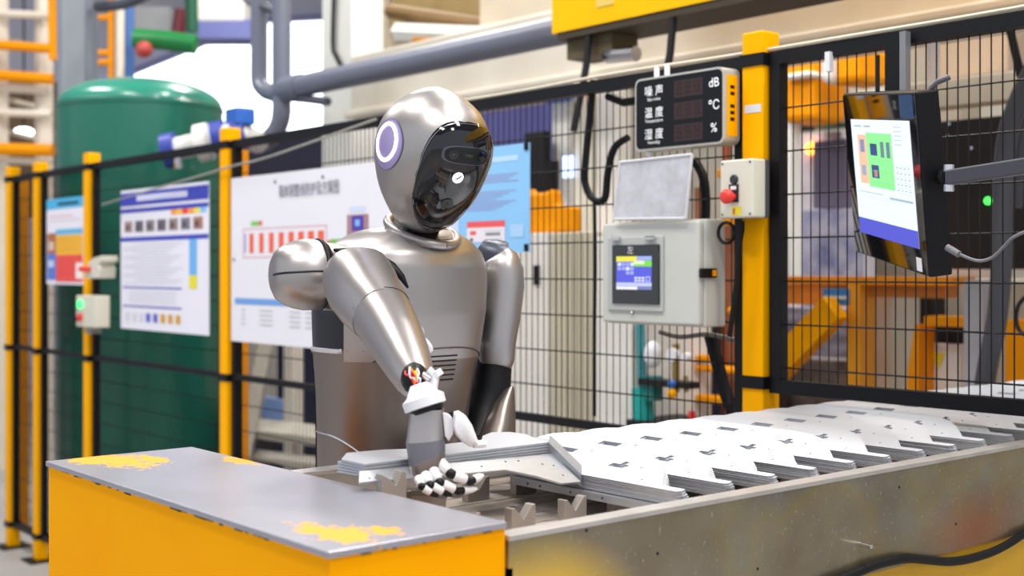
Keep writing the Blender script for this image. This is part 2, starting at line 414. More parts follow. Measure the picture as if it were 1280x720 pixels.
for k in range(0, 21):
    for i in range(NS):
        lay = NS - 1 - i          # 0 = top sheet
        src = sheet_src if lay < 2 else plain_src
        o = src if src.name not in used else src.copy()
        if o is not src: COL.objects.link(o)
        used.add(src.name)
        y = Y0S + k * PITCH; zt = H - .3145 - .0025
        o.location = (-1.69 + .0018 * lay + random.uniform(-.0015, .0005), y + random.uniform(-.0004, .0004), zt - lay * SP)
        o.rotation_euler = (TILT, 0, 0)
        tag(o, ('bright top sheet with slots, %s tray stack from the guard box' if lay == 0 else ORD[lay] + ' sheet down, only its edge showing, %s tray stack from the guard box') % ORD[k], 'sheet metal', 'shingled sheet parts in the tray')
# the front stack's angle bracket with a drilled flange
b = MB(); zf = H - .3365
fl = [(.12, 0), (.475, 0), (.462, .011), (.12, .011)]
fh = [[(x + .0024 * math.cos(a * PI / 3), .0055 + .0024 * math.sin(a * PI / 3)) for a in range(6)] for x in (.16, .19, .26, .33, .42, .435)]
Mf = frame((-1.68, Y0S - .004, zf - .0125), (1, 0, 0), (0, 0, 1))
b.prism([fl] + fh, Mf, 0, .003); b.box(-1.56, -1.205, Y0S - .004, Y0S + .03, zf - .003, zf - .0005)
tag(b.build('angle_bracket', SHEETF), 'drilled steel angle bracket under the first shingled stack', 'bracket')
# the stack in the robot's grip : plates along Y with a sloping end tab
HX, HY0, HL = -1.465, .972, .346
for i in range(5):
    z = H - .2745 - i * .0042; dx = 0.0
    b = MB()
    pl = [(dx, .0), (dx, HL), (-.045, HL + .01), (-.10, HL + .035), (-.135, HL + .03), (-.15, HL + .005), (-.125, HL - .035), (-.09, HL - .065), (-.085, .13), (-.10, .10), (-.108, .04), (-.06, .0)]
    if i > 0: pl = [(dx, 0.002 * i), (dx, HL), (-.07, HL), (-.07, .0)]
    b.prism(pl, Matrix.Translation((HX, HY0, z)), 0, .0034, side=1)
    b.cur = 1     # sloping tab at the end
    p0 = Vector((HX + .0005, HY0 + HL - .004, z)); sl = Vector((.074 - dx, 0, -.040)); th = Vector((0, 0, .0034)); wv = Vector((-.03, .03, .006))
    q = [p0, p0 + sl, p0 + sl + wv, p0 + wv]
    b.add(q + [v + th for v in q], [(0, 3, 2, 1), (4, 5, 6, 7), (0, 1, 5, 4), (1, 2, 6, 5), (2, 3, 7, 6), (3, 0, 4, 7)])
    o = b.build('bent_bracket', [SHEET, EDGE])
    tag(o, (ORD[i] + ' bent steel bracket plate down in the stack gripped by the robot hand') if i else 'topmost lobed plate of the bracket stack gripped by the robot hand', 'bracket', 'bracket stack in the robot grip')
    last = o
pa = atX(449, 590, HX + .006); pb = atX(690, 567, HX + .006); pc_ = atD(726, 602, 1.902)
nn = (pb - pa).cross(pc_ - pa).normalized()
if nn.dot(CAMP - pa) < 0: nn = -nn
pts = [(449, 589), (690, 567), (726, 602), (702, 604), (668, 594), (632, 587), (588, 591), (449, 603)]
P3 = [atP(px, py, pa, nn) for px, py in pts]
fx = (pb - pa).normalized(); fy = nn.cross(fx).normalized(); Mg = frame(pa, fx, fy)
inv = Mg.inverted(); pl2 = [tuple((inv @ q)[:2]) for q in P3]
hl = []
for px, py in ((602, 583), (632, 577), (648, 576), (678, 580), (692, 582), (704, 594), (470, 597), (462, 598)):
    q = inv @ atP(px, py, pa, nn); hl.append([(q.x + .0022 * math.cos(a * PI / 3), q.y + .0022 * math.sin(a * PI / 3)) for a in range(6)])
MB().prism([pl2] + hl, Mg, -.003, 0).build('flange', SHEETF, last)
# tall notched stop in front of the gripped stack
bl = atD(489, 600, 1.735); MB().prism([(-.02, 0), (.02, 0), (.02, .094), (.012, .097), (.003, .078), (-.008, .088), (-.02, .095)], frame((bl.x, bl.y, FLOORZ), (0, 1, 0), (0, 0, 1)), -.008, .008).build('notched_stop', BLK, tray, bevel=.001)

# ================================================================ HUMANOID ROBOT
RB = Vector((-1.95, 1.364, 0))
rob = thing('humanoid_robot', 'silver humanoid robot with black glossy visor reaching into the tray', 'robot', RB)
def Zy(z): return H + z
# ---- head
HC = atD(538.5, 199, 2.25); PITCH_H = math.radians(8); YAW_H = math.radians(-6); ROLL_H = math.radians(-2)
HM = Matrix.Translation(HC) @ Matrix.Rotation(YAW_H, 4, 'Z') @ Matrix.Rotation(PITCH_H, 4, 'Y') @ Matrix.Rotation(ROLL_H, 4, 'X')
HT, HB, HMID = .129, -.1335, .022
HPROF = [(-.1335, .12), (-.129, .28), (-.1144, .47), (-.0858, .68), (-.0572, .834), (-.0286, .93), (0, .99), (.0286, 1.0), (.0572, .94), (.0858, .785), (.105, .585), (.1185, .37), (.126, .17), (.129, .03)]
def head_r(z):
    P = HPROF; n = len(P)
    for i in range(n - 1):
        if z <= P[i + 1][0] or i == n - 2:
            z0, w0 = P[i]; z1, w1 = P[i + 1]; f = max(0, min(1, (z - z0) / (z1 - z0)))
            m0 = (P[i + 1][1] - P[max(0, i - 1)][1]) / (P[i + 1][0] - P[max(0, i - 1)][0]); m1 = (P[min(n - 1, i + 2)][1] - P[i][1]) / (P[min(n - 1, i + 2)][0] - P[i][0])
            h = z1 - z0; f2, f3 = f * f, f * f * f
            return max(.02, (2 * f3 - 3 * f2 + 1) * w0 + (f3 - 2 * f2 + f) * h * m0 + (-2 * f3 + 3 * f2) * w1 + (f3 - f2) * h * m1)
def head_pt(az, z, off=0.0):
    w = head_r(z); ca, sa = math.cos(az), math.sin(az)
    a = .116 if ca > 0 else .108; bb = .097
    p = 2.15
    rr = (abs(ca / a) ** p + abs(sa / bb) ** p) ** (-1 / p) * w
    s = max(0, (HMID - z) / (HMID - HB))
    x = rr * ca - .010 * s; y = rr * sa
    v = Vector((x, y, z))
    if off:
        n = Vector((ca / a, sa / bb * 1.0, (z - HMID) / .13 * .9)).normalized(); v = v + n * off
    return HM @ v
b = MB(); n = 48
zs = [HB + .0005] + [HB + (HT - HB) * (0.5 - 0.5 * math.cos(PI * k / 30)) for k in range(1, 30)] + [HT - .0003]
b.loft([[head_pt(2 * PI * i / n, z) for i in range(n)] for z in zs])
head = b.build('head', SILVER, rob, smooth=True, ang=70)
def patch(name, m, az0, z0, raz, rz, off, p=2.0, parent=head, n=40, rings=8, taper=0.0, inner=0.0, rimdrop=.0, azs=None):
    b = MB(); R = []
    for k in range(rings + 1):
        q = inner + (1 - inner) * k / rings; r = []
        for i in range(n):
            t = 2 * PI * i / n; ct, st_ = math.cos(t), math.sin(t)
            u = math.copysign(abs(ct) ** (2 / p), ct) * q; v = math.copysign(abs(st_) ** (2 / p), st_) * q
            z = z0 + v * rz
            wz = 1 + taper * v
            az = az0 + u * raz * wz
            e = off - (rimdrop if k == rings else 0)
            r.append(head_pt(az, max(HB + .002, min(HT - .002, z)), e))
        R.append(r)
    b.loft(R, cap0=(inner == 0), cap1=False)
    return b.build(name, m, parent, smooth=True, ang=80)
VZ, VRZ = -.0265, .0985
patch('visor_surround', BLACKP, math.radians(6), VZ, math.radians(52), VRZ + .004, .0012, p=3.8, taper=-.21, rings=10, rimdrop=.004)
VISOR = mat('visor_glass', '#101016', 0.07, 0.0, coat=.25, var=.02)
patch('visor', VISOR, math.radians(6), VZ, math.radians(49), VRZ, .0045, p=3.6, taper=-.21, rings=12, rimdrop=.0045)
TRIM = mat('visor_trim', '#8d8a92', 0.25, 0.8)
patch('visor_trim', TRIM, math.radians(6), VZ, math.radians(47.5), VRZ - .003, .0052, p=3.6, taper=-.21, rings=1, inner=.985)
patch('sensor_bar_rim', mat('sensor_rim', '#5a5c66', .2, .6), math.radians(2), .014, math.radians(24), .0155, .0056, p=3.2, rings=2, inner=.9)
patch('sensor_bar', mat('sensor_black', '#040406', .35), math.radians(2), .014, math.radians(22), .0135, .0054, p=3.2, rings=3)
for a in (-12, 16): patch('camera_lens', BLACKG, math.radians(a), .014, math.radians(4.5), .0085, .0062, p=2, rings=3, n=20)
patch('emblem_disc', emit('emblem_white', '#f4f6ff', .9), math.radians(-4), -.025, math.radians(5.2), .0095, .0060, p=2, rings=2, n=24)
b = MB()
em = [head_pt(math.radians(-4 + dx), -.025 + dz, .0068) for dx, dz in ((-2.6, -.0045), (-1.0, -.0005), (.4, .0008), (1.6, .004), (3.2, .0055), (2.0, .001), (.8, -.0012), (-1.0, -.0035))]
b.add(em, [tuple(range(8))]); b.build('emblem_mark', mat('emblem_dark', '#23232b', .4), head)
patch('lower_sensor', mat('sensor_black', '#040406', .35), math.radians(-6), -.072, math.radians(7), .0085, .0062, p=2, rings=3, n=24)
# ear discs with light ring
LILAC = mat('lilac_dish', '#a99acb', .35, .4)
for sgn in (-1, 1):
    az = sgn * math.radians(86); k_ = .096
    patch('ear_dish', LILAC, az, .019, .043 / k_, .044, .0012, p=2, rings=5, n=40)
    patch('ear_groove', mat('ear_groove', '#8c86a8', .4, .6), az, .019, .045 / k_, .046, .0016, p=2, rings=1, n=40, inner=.955)
    patch('ear_light_ring', emit('ear_light', '#efe4ff', 5.0), az, .023, .033 / k_, .035, .0026, p=2, rings=1, n=40, inner=.83)
# ---- neck
nb = HC + HM.to_3x3() @ Vector((-.005, 0, -.12))
b = MB().cyl(Vector((-1.905, 1.364, Zy(.03))), nb, .040, .032, 24); b.build('neck', BLACKP, rob, smooth=True)
# ---- torso
TC = 1.364
def trow(z, xc, a, bb, p=2.5, n=48, s=1.0, th0=None, th1=None):
    o = []; ths = [2 * PI * i / n for i in range(n)] if th0 is None else [th0 + (th1 - th0) * i / (n - 1) for i in range(n)]
    for t in ths:
        ct, st_ = math.cos(t), math.sin(t)
        o.append(Vector((xc + s * a * math.copysign(abs(ct) ** (2 / p), ct), TC + s * bb * math.copysign(abs(st_) ** (2 / p), st_), H + z)))
    return o
TOR = [(-.60, -1.975, .10, .12), (-.50, -1.972, .11, .13), (-.385, -1.968, .116, .140), (-.307, -1.963, .118, .143), (-.216, -1.955, .123, .150), (-.150, -1.947, .130, .160), (-.08, -1.940, .135, .166), (-.03, -1.935, .135, .165), (.005, -1.930, .131, .161), (.030, -1.926, .121, .150), (.050, -1.922, .104, .130), (.064, -1.918, .085, .106), (.073, -1.914, .064, .080), (.077, -1.912, .04, .05)]
def tor(z):
    for i in range(len(TOR) - 1):
        z0, z1 = TOR[i][0], TOR[i + 1][0]
        if z0 <= z <= z1:
            f = (z - z0) / (z1 - z0); return tuple(TOR[i][j] * (1 - f) + TOR[i + 1][j] * f for j in (1, 2, 3))
    return TOR[-1][1:]
def shell(name, m, z0, z1, s, nz=14, parent=rob, th0=None, th1=None, zf=None, p=2.4, n=48):
    b = MB(); R = []
    for k in range(nz + 1):
        z = z0 + (z1 - z0) * k / nz; xc, a, bb = tor(z); r = trow(z, xc, a, bb, p, n, s, th0, th1); R.append(r)
    if th0 is None: b.loft(R)
    else:
        vs = [q for r in R for q in r]; N_ = len(R[0]); fs = []
        for k in range(nz):
            for i in range(N_ - 1): fs.append((k * N_ + i, k * N_ + i + 1, (k + 1) * N_ + i + 1, (k + 1) * N_ + i))
        b.add(vs, fs)
    o = b.build(name, m, parent, smooth=True, ang=60)
    if th0 is not None:
        md = o.modifiers.new('thickness', 'SOLIDIFY'); md.thickness = .004; md.offset = -1
    return o
shell('torso_core', BLACKP, -.30, .045, .94)
# chest shell: full round above, cut away at the flanks below
b = MB(); R = []; NZ = 40; NT = 72
zz = [-.165 + (.077 + .165) * k / NZ for k in range(NZ + 1)]
for z in zz: xc, a, bb = tor(z); R += trow(z, xc, a, bb, 2.4, NT)
fs = []
for k in range(NZ):
    for i in range(NT):
        az = ((i + .5) / NT * 360 + 180) % 360 - 180
        if zz[k] < -.078 and abs(az) > 72: continue
        j = (i + 1) % NT; fs.append((k * NT + i, k * NT + j, (k + 1) * NT + j, (k + 1) * NT + i))
fs.append(tuple(NZ * NT + i for i in range(NT)))
b.add(R, fs)
chest = b.build('chest_shell', SILVER, rob, smooth=True, ang=60)
shell('flank_band', mat('flank_black', '#23242c', .3, .2), -.146, -.070, .985)
# abdomen shell with trim and seam
ab = shell('abdomen_shell', SILVER_D, -.60, -.145, 1.0, nz=16)
shell('waist_trim', mat('trim_white', '#dddde2', .3, .4), -.151, -.143, 1.006, nz=2, th0=math.radians(72), th1=math.radians(288))
sp = []
for k in range(15):
    th = math.radians(-150 + k * 9); z = -.300 if th < math.radians(-95) else -.300 - .09 * ((th - math.radians(-95)) / math.radians(71)) ** 2
    xc, a, bb = tor(z); q = trow(z, xc, a * 1.004, bb * 1.004, 2.4, 2, 1, th, th + .01)[0]; sp.append(q)
MB().tube(sp, .0016, 6).build('hip_seam', CHROME, rob, smooth=True)
sv = []
for k in range(10):
    z = -.155 - .03 * k; xc, a, bb = tor(z); sv.append(trow(z, xc, a * 1.002, bb * 1.002, 2.4, 2, 1, math.radians(-112), 0)[0])
MB().tube(sv, .0012, 6).build('side_seam', BLACKP, rob, smooth=True)
# abdomen arch and vents
sv = []
for k in range(17):
    th = math.radians(-45 + k * 6.2); f = (k - 8) / 8; z = -.143 - .022 * f * f; xc, a, bb = tor(z); sv.append(trow(z, xc, a * 1.004, bb * 1.004, 2.4, 2, 1, th, th + .01)[0])
MB().tube(sv, .0016, 6).build('chest_seam', mat('seam_grey', '#4f4b4b', .4, .5), rob, smooth=True)
for k in range(6):
    z = -.158 - k * .0088; b = MB(); sv = []
    wid = 20 - k * 2
    for j in range(8):
        th = math.radians(13 - wid * j / 7); xc, a, bb = tor(z); sv.append(trow(z, xc, a * 1.001, bb * 1.001, 2.4, 2, 1, th, th + .01)[0])
    b.tube(sv, .0016, 6); b.build('vent_slot', BLACKP, ab, smooth=True)
# collar ring and dark neck well
cc = Vector((-1.866, 1.364, Zy(.060))); ca = Vector((1, 0, -.42)).normalized(); cb = Vector((0, 1, 0))
cl = [cc + ca * (.072 * math.cos(2 * PI * i / 40)) + cb * (.062 * math.sin(2 * PI * i / 40)) + Vector((0, 0, .010)) for i in range(41)]
MB().tube(cl, .0085, 12).build('collar_ring', SILVER, rob, smooth=True)
b = MB(); b.loft([[cc + ca * (.067 * q * math.cos(2 * PI * i / 32)) + cb * (.057 * q * math.sin(2 * PI * i / 32)) + Vector((0, 0, .012)) for i in range(32)] for q in (1.0, .5, .1)])
b.build('neck_well', BLACKP, rob, smooth=True)
# legs and feet (behind the tray)
for sg in (-1, 1):
    y = TC + sg * .085
    b = MB(); R = []
    for (z, x, a, bb) in ((.90, -1.955, .075, .072), (.80, -1.95, .082, .076), (.62, -1.945, .07, .066), (.48, -1.94, .056, .055), (.42, -1.945, .058, .056), (.30, -1.955, .06, .055), (.12, -1.96, .042, .042), (.06, -1.96, .04, .04)):
        R.append(ring((x, y, z), Vector((1, 0, 0)), Vector((0, 1, 0)), a, bb, 24, 2.3))
    b.loft(R[::-1]); b.build('leg', SILVER_D, rob, smooth=True)
    b = MB(); b.loft([ring((-1.93, y, z), Vector((1, 0, 0)), Vector((0, 1, 0)), a, bb, 24, 3) for z, a, bb in ((0, .115, .048), (.03, .12, .05), (.06, .08, .042), (.075, .05, .035))])
    b.build('foot', BLACKP, rob, smooth=True)
# ---- right arm (reaching)
def chain(rows, n=32, p=2.2):
    """rows: (px, py, D, radius) -> rings square to the path"""
    P = [atD(r[0], r[1], r[2]) for r in rows]; R = []
    t0 = (P[1] - P[0]).normalized(); a, bb = basis(t0)
    for i, q in enumerate(P):
        t = (P[min(i + 1, len(P) - 1)] - P[max(0, i - 1)]).normalized(); ro = t0.rotation_difference(t); a = ro @ a; bb = ro @ bb; t0 = t
        rr = rows[i][3]; r2 = rows[i][4] if len(rows[i]) > 4 else rr
        R.append(ring(q, a, bb, rr, r2, n, p))
    return R
sc_ = atD(398, 343, 2.235); axs = Vector((-.22, -1, -.02)).normalized()
prof = [(0, .0605), (.012, .0632), (.03, .063), (.048, .059), (.063, .0525), (.075, .044), (.082, .031), (.085, .012)]
b = MB().lathe(prof, sc_, axs, 36); b.build('shoulder_cap', SILVER, rob, smooth=True, ang=60)
b = MB().lathe([(-.012, .052), (-.004, .0585), (.0, .0605)], sc_, axs, 32); b.build('shoulder_gap', BLACKP, rob, smooth=True)
gr = ring(sc_ - axs * .001, *basis(axs), .0605, .0605, 36); MB().tube(gr + gr[:1], .0042, 8).build('shoulder_groove', BLACKP, rob, smooth=True)
seam = [sc_ + axs * h + Vector((.97, -.21, .10)) * (r * 1.002) for h, r in prof]
MB().tube(seam, .0021, 6).build('shoulder_seam', BLACKP, rob, smooth=True)
b = MB().lathe([(-.075, .040), (-.05, .053), (-.012, .057)], sc_, axs, 28); b.build('shoulder_joint', SILVER, rob, smooth=True)
ua = chain([(442, 331, 2.135, .030), (442.5, 333, 2.135, .047), (443.5, 336, 2.132, .053), (446, 346, 2.12, .0570), (453, 360, 2.09, .0580), (464, 378, 2.05, .0535), (477, 394, 2.018, .0484)], p=2.4)
MB().loft(ua).build('upper_arm', SILVER, rob, smooth=True, ang=60)

fa = chain([(476.5, 393, 2.02, .0487), (488, 411, 1.98, .0460), (500, 434, 1.935, .0412), (511, 457, 1.89, .0352), (518, 472, 1.862, .0302), (521, 478, 1.852, .0268)])
fo = MB().loft(fa).build('forearm', SILVER, rob, smooth=True, ang=60)
MB().tube(fa[0] + fa[0][:1], .0011, 6).build('elbow_seam', BLACKP, fo, smooth=True)
# black strip standing in for the shadow between chest and upper arm
MB().tube([atD(x, y, d) for x, y, d in ((418, 312, 2.20), (436, 316, 2.18), (456, 321, 2.16), (476, 327, 2.15), (490, 334, 2.145), (502, 346, 2.14), (510, 360, 2.14))], [.003, .009, .011, .011, .009, .006, .002], 10).build('arm_gap_shadow', BLACKP, rob, smooth=True)
# open panel inlay on the upper arm
q0 = [atD(*r) for r in ((463, 346, 2.055), (470, 345, 2.062), (497, 380, 1.985), (484, 381, 1.960))]
MB().add(q0, [(0, 1, 2, 3)]).build('arm_inlay', GREYP, rob)
# cable nest at the wrist
wc = atD(520, 474, 1.827)
MB().ball(atD(518, 473, 1.837), .020, .020, .024).build('wrist_socket', BLACKP, rob, smooth=True)
for i, colr in enumerate(('#e8362c', '#e8362c', '#f2a51c', '#2c46c8', '#e0e0e4', '#d92a2a', '#f5c02c', '#f06a3a', '#e0e0e4')):
    pts = []
    x0 = 509 + random.uniform(-3, 11); y0 = 463 + random.uniform(-3, 4)
    for k in range(6):
        f = k / 5
        pts.append(atD(x0 + 10 * f + random.uniform(-3, 3), y0 + 24 * f + random.uniform(-2, 2), 1.815 - .008 * math.sin(PI * f)))
    MB().tube(pts, .0017, 6).build('wire', mat('wire_' + colr.strip('#'), colr, .4), rob, smooth=True)
for rows, rr in ((((535, 462), (544, 470), (541, 492)), .0065), (((545, 463), (549, 470)), .008), (((528, 468), (537, 474)), .006), (((522, 482), (540, 480)), .0045)):
    MB().tube([atD(x, y, 1.827) for x, y in rows], rr, 10).build('wrist_bracket', WHITEP if rr != .006 else CHROME, rob, smooth=True)
for x, y, r in ((522, 398, .013), (528, 426, .010)):   # white elbow links seen behind the forearm
    pass
b = MB(); b.loft([[atD(px, py, d) for px, py in ((511, 392), (522, 400), (530, 412), (531, 420), (524, 424), (516, 420), (510, 405))] for d in (2.03, 2.045)])
b.build('elbow_link', WHITEP, rob)
b = MB(); b.tube([atD(526, 421, 2.03), atD(535, 430, 2.03), atD(538, 437, 2.03), atD(533, 441, 2.03)], .0045, 8); b.build('elbow_hook', WHITEP, rob, smooth=True)
# wrist ring
wr = atD(530, 502, 1.795); wax = (atD(523, 480, 1.800) - atD(534, 516, 1.795)).normalized()
b = MB().lathe([(-.009, .0255), (-.008, .0305), (.005, .031), (.007, .0275), (.011, .0225), (.019, .0175), (.026, .0125)], wr, wax, 30)
b.build('wrist_ring', WHITEP, rob, smooth=True, ang=50)
b = MB().lathe([(-.016, .0235), (-.008, .0255)], wr, wax, 28); b.build('wrist_gap', BLACKP, rob, smooth=True)
# hand
hx = RGT.copy(); hz = Vector((0, 0, 1))
def hrow(cpx, cpy, D, w, d, slope=0.0, n=28, p=2.6):
    c = atD(cpx, cpy, D); a = (RGT + Vector((0, 0, slope))); bb = FWD
    return ring(c, a, bb, w, d, n, p)
m_ = mpp(1.790)
hand = MB().loft([hrow(534, 511, 1.795, 21.5 * m_, .021), hrow(533.5, 525, 1.795, 22.5 * m_, .023), hrow(532.5, 542, 1.792, 23.5 * m_, .025, .04), hrow(531.5, 551, 1.790, 24 * m_, .026, .1)]).build('hand_back', SILVER, rob, smooth=True, ang=60)
hp = MB().loft([hrow(531.5, 550, 1.790, 24.2 * m_, .0262, .1), hrow(533, 562, 1.788, 23.6 * m_, .0262, .2), hrow(534, 573, 1.786, 22.6 * m_, .0255, .42)]).build('hand_guard', GREYP, rob, smooth=True, ang=60)
MB().loft([hrow(534, 572, 1.786, 22.8 * m_, .0258, .42), hrow(535, 583, 1.784, 21.2 * m_, .025, .5), hrow(536, 589, 1.782, 18.5 * m_, .022, .55)]).build('knuckle_cover', SILVER_D, rob, smooth=True, ang=60)
# fingers (proximal, joint, middle, joint, tip)
def finger(pts, r):
    P = [atD(*q) for q in pts]; L3 = lambda i, f: P[i].lerp(P[i + 1], f)
    f_ = MB().tube([P[0], L3(0, .12), L3(0, .76), L3(0, .86)], [r * .9, r * 1.15, r * 1.05, r * .8], 12).build('finger', WHITEP, rob, smooth=True)
    MB().tube([L3(0, .82), P[1], L3(1, .10), L3(1, .24)], [r * .8, r * .9, r * .86, r * .76], 12).build('finger_joint', BLACKP, f_, smooth=True)
    MB().tube([L3(1, .20), L3(1, .27), L3(1, .76), L3(1, .84)], [r * .8, r * 1.02, r * .98, r * .7], 12).build('finger_segment', WHITEP, f_, smooth=True)
    MB().tube([L3(1, .80), P[2], L3(2, .34)], [r * .74, r * .78, r * .7], 12).build('finger_joint', BLACKP, f_, smooth=True)
    MB().tube([L3(2, .30), L3(2, .40), L3(2, .75), P[3]], [r * .72, r * .82, r * .7, r * .3], 12).build('finger_tip', WHITEP if r > .0072 else GREYP, f_, smooth=True)
finger([(549, 577, 1.775), (563, 592, 1.762), (587, 602, 1.770), (604, 594, 1.788)], .0078)
finger([(540, 585, 1.768), (549, 603, 1.754), (572, 614, 1.762), (596, 611, 1.780)], .0073)
finger([(531, 592, 1.762), (537, 606, 1.748), (557, 616, 1.755), (578, 619, 1.772)], .0068)
finger([(523, 597, 1.758), (527, 608, 1.744), (541, 617, 1.748), (559, 621, 1.762)], .0060)
# thumb
b = MB(); b.loft([[atD(px, py, d) for px, py in ((553, 515), (561, 517), (566, 523), (567, 541), (561, 552), (556, 545))] for d in (1.780, 1.810)])
b.build('thumb_base', WHITEP, rob, bevel=.002)
tl = [(567, 514), (573, 513), (582, 519), (590, 531), (597, 549), (598, 556), (588, 559), (578, 553), (569, 543), (565, 532)]
b = MB(); b.loft([[atD(px + (578 - px) * q, py + (537 - py) * q, d) for px, py in tl] for d, q in ((1.768, .25), (1.772, .05), (1.792, .0), (1.796, .2))])
b.build('thumb', WHITEP, rob, smooth=True, ang=50)
MB().tube([atD(592, 556, 1.780), atD(606, 555, 1.790)], .005, 8).build('thumb_tip', WHITEP, rob, smooth=True)
MB().tube([atD(556, 522, 1.795), atD(572, 518, 1.788)], .006, 10).build('thumb_joint', BLACKP, rob, smooth=True)
# ---- left arm (hanging)
la = chain([(622, 318, 2.50, .026), (625, 323, 2.50, .036), (628, 338, 2.5, .0425), (629, 358, 2.5, .0425), (626, 390, 2.49, .0405), (622, 425, 2.48, .037), (620, 452, 2.475, .035), (619, 459, 2.472, .031)])
MB().loft(la).build('upper_arm', SILVER, rob, smooth=True, ang=60)
MB().loft(chain([(612, 330, 2.515, .042), (612, 385, 2.52, .042), (608, 440, 2.5, .036)])).build('shoulder_inner', BLACKP, rob, smooth=True)
MB().loft(chain([(600, 316, 2.53, .03), (612, 322, 2.525, .040), (624, 327, 2.53, .043)])).build('shoulder_joint', mat('shoulder_slate', '#3c4150', .35, .3), rob, smooth=True)
MB().loft(chain([(618, 450, 2.48, .034), (614, 485, 2.48, .038), (604, 520, 2.46, .036), (598, 555, 2.42, .03)])).build('elbow', BLACKP, rob, smooth=True)
MB().loft(chain([(640, 483, 2.46, .004), (636, 492, 2.455, .012), (629, 512, 2.44, .024), (623, 538, 2.42, .033), (616, 564, 2.39, .035), (606, 592, 2.35, .032)])).build('forearm', SILVER_D, rob, smooth=True, ang=60)
MB().loft(chain([(598, 584, 2.35, .024), (590, 596, 2.32, .026), (580, 612, 2.29, .018)])).build('hand_back', GREYP, rob, smooth=True)

# ================================================================ SAFETY FENCE
PXS = [16, 51, 115, 288, 951]
PX = [atY(p, 336, YF).x for p in PXS]
ZT = H + .489; ZPOST = H + .533; ZB = .123; ZM = H - .406
PW = .030
plab = ['yellow square fence post farthest down the safety fence', 'yellow fence post holding the edge of the small red and orange notice', 'yellow fence post carrying the switch box with green lamp', 'yellow fence post at the edge of the big white plan board', 'yellow fence post with the emergency stop box']
for i, x in enumerate(PX):
    t = thing('fence_post', plab[i], 'fence post', (x, YF, 0), 'yellow fence posts')
    MB().box(x - PW, x + PW, YF - PW, YF + PW, .008, ZPOST).build('post', YEL, t, bevel=.004)
    MB().box(x - .075, x + .075, YF - .075, YF + .075, 0, .008).build('foot_plate', BLKM, t)
    for z in (ZT - .02, ZM - .005, ZB):
        if i == 4 and z == ZM - .005: z = H - .255
        MB().box(x - PW - .004, x + PW + .004, YF - PW - .004, YF + PW + .004, z - .014, z + .014).build('clamp', BLKM, t)
FR = .015
def wires(x0, x1, z0, z1, y, px=.0243, pz=.0965, r=.0017):
    b = MB()
    n = int((x1 - x0) / px)
    for i in range(1, n + 1):
        x = x0 + (x1 - x0) * i / (n + 1); b.cyl((x, y, z0), (x, y, z1), r, n=4, caps=False)
    k = 1
    while z1 - k * pz > z0:
        z = z1 - k * pz; b.cyl((x0, y + .003, z), (x1, y + .003, z), r * 1.15, n=4, caps=False); k += 1
    return b
plabs = ['black mesh panel between the two farthest fence posts', 'black mesh fence panel behind the small red and orange notice', 'black mesh fence panel in front of the green tank', 'wide black mesh fence panel behind the plan board and the control cabinet', 'black mesh fence panel hanging above the tray behind the tilted monitor']
WIRE = mat('fence_wire', '#0b0c11', .5, 0, spec=.25)
for i in range(5):
    x0 = PX[i] + PW + .006; x1 = (PX[i + 1] - PW - .006) if i < 4 else -.55
    zb = ZB if i < 4 else H - .262
    t = thing('mesh_fence', plabs[i], 'fence panel', ((x0 + x1) / 2, YF, zb), 'black mesh fence panels')
    MB().box(x0, x1, YF - FR, YF + FR, ZT - .034, ZT - .004).build('top_rail', BLKM, t)
    MB().box(x0, x1, YF - FR, YF + FR, zb - .015, zb + .015).build('bottom_rail', BLKM, t)
    MB().box(x0, x0 + .028, YF - FR, YF + FR, zb + .015, ZT - .034).build('stile', BLKM, t)
    MB().box(x1 - .028, x1, YF - FR, YF + FR, zb + .015, ZT - .034).build('stile', BLKM, t)
    if i < 4: MB().box(x0 + .028, x1 - .028, YF - FR, YF + .002, ZM - .011, ZM + .011).build('mid_rail', BLKM, t)
    o = wires(x0 + .028, x1 - .028, zb + .015, ZT - .034, YF + .004, px=.0236 if i == 4 else .0243).build('wire_mesh', WIRE, t); o['kind'] = 'stuff'
# pale cable running along the top rail, and the grey rope sagging along the left
cb_ = MB().tube([Vector((x, YF - .012 + .004 * math.sin(x * 9), ZT + .003 + .002 * math.sin(x * 5))) for x in [-3.0 + .1 * k for k in range(25)]], .0045, 6)
tag(cb_.build('cable', mat('cream_cable', '#cfc6b0', .5), smooth=True), 'cream cable laid along the top rail of the fence', 'cable')
for px in (1036,):
    p = atY(px, 72, YF - .02); b = MB().box(p.x - .006, p.x + .006, YF - .026, YF - .012, p.z - .03, p.z + .012); tag(b.build('cable_tie', WHITEP), 'white plastic tie looped over the fence top rail', 'cable tie')
rp = [(128, 256), (180, 240), (260, 217), (288, 208), (330, 198), (400, 174), (470, 149)]
tag(MB().tube([atY(x, y, YF - .045) for x, y in rp], .004, 6).build('rope', mat('grey_rope', '#9a9a92', .7), smooth=True), 'thin grey rope strung along the fence above the notices', 'rope')

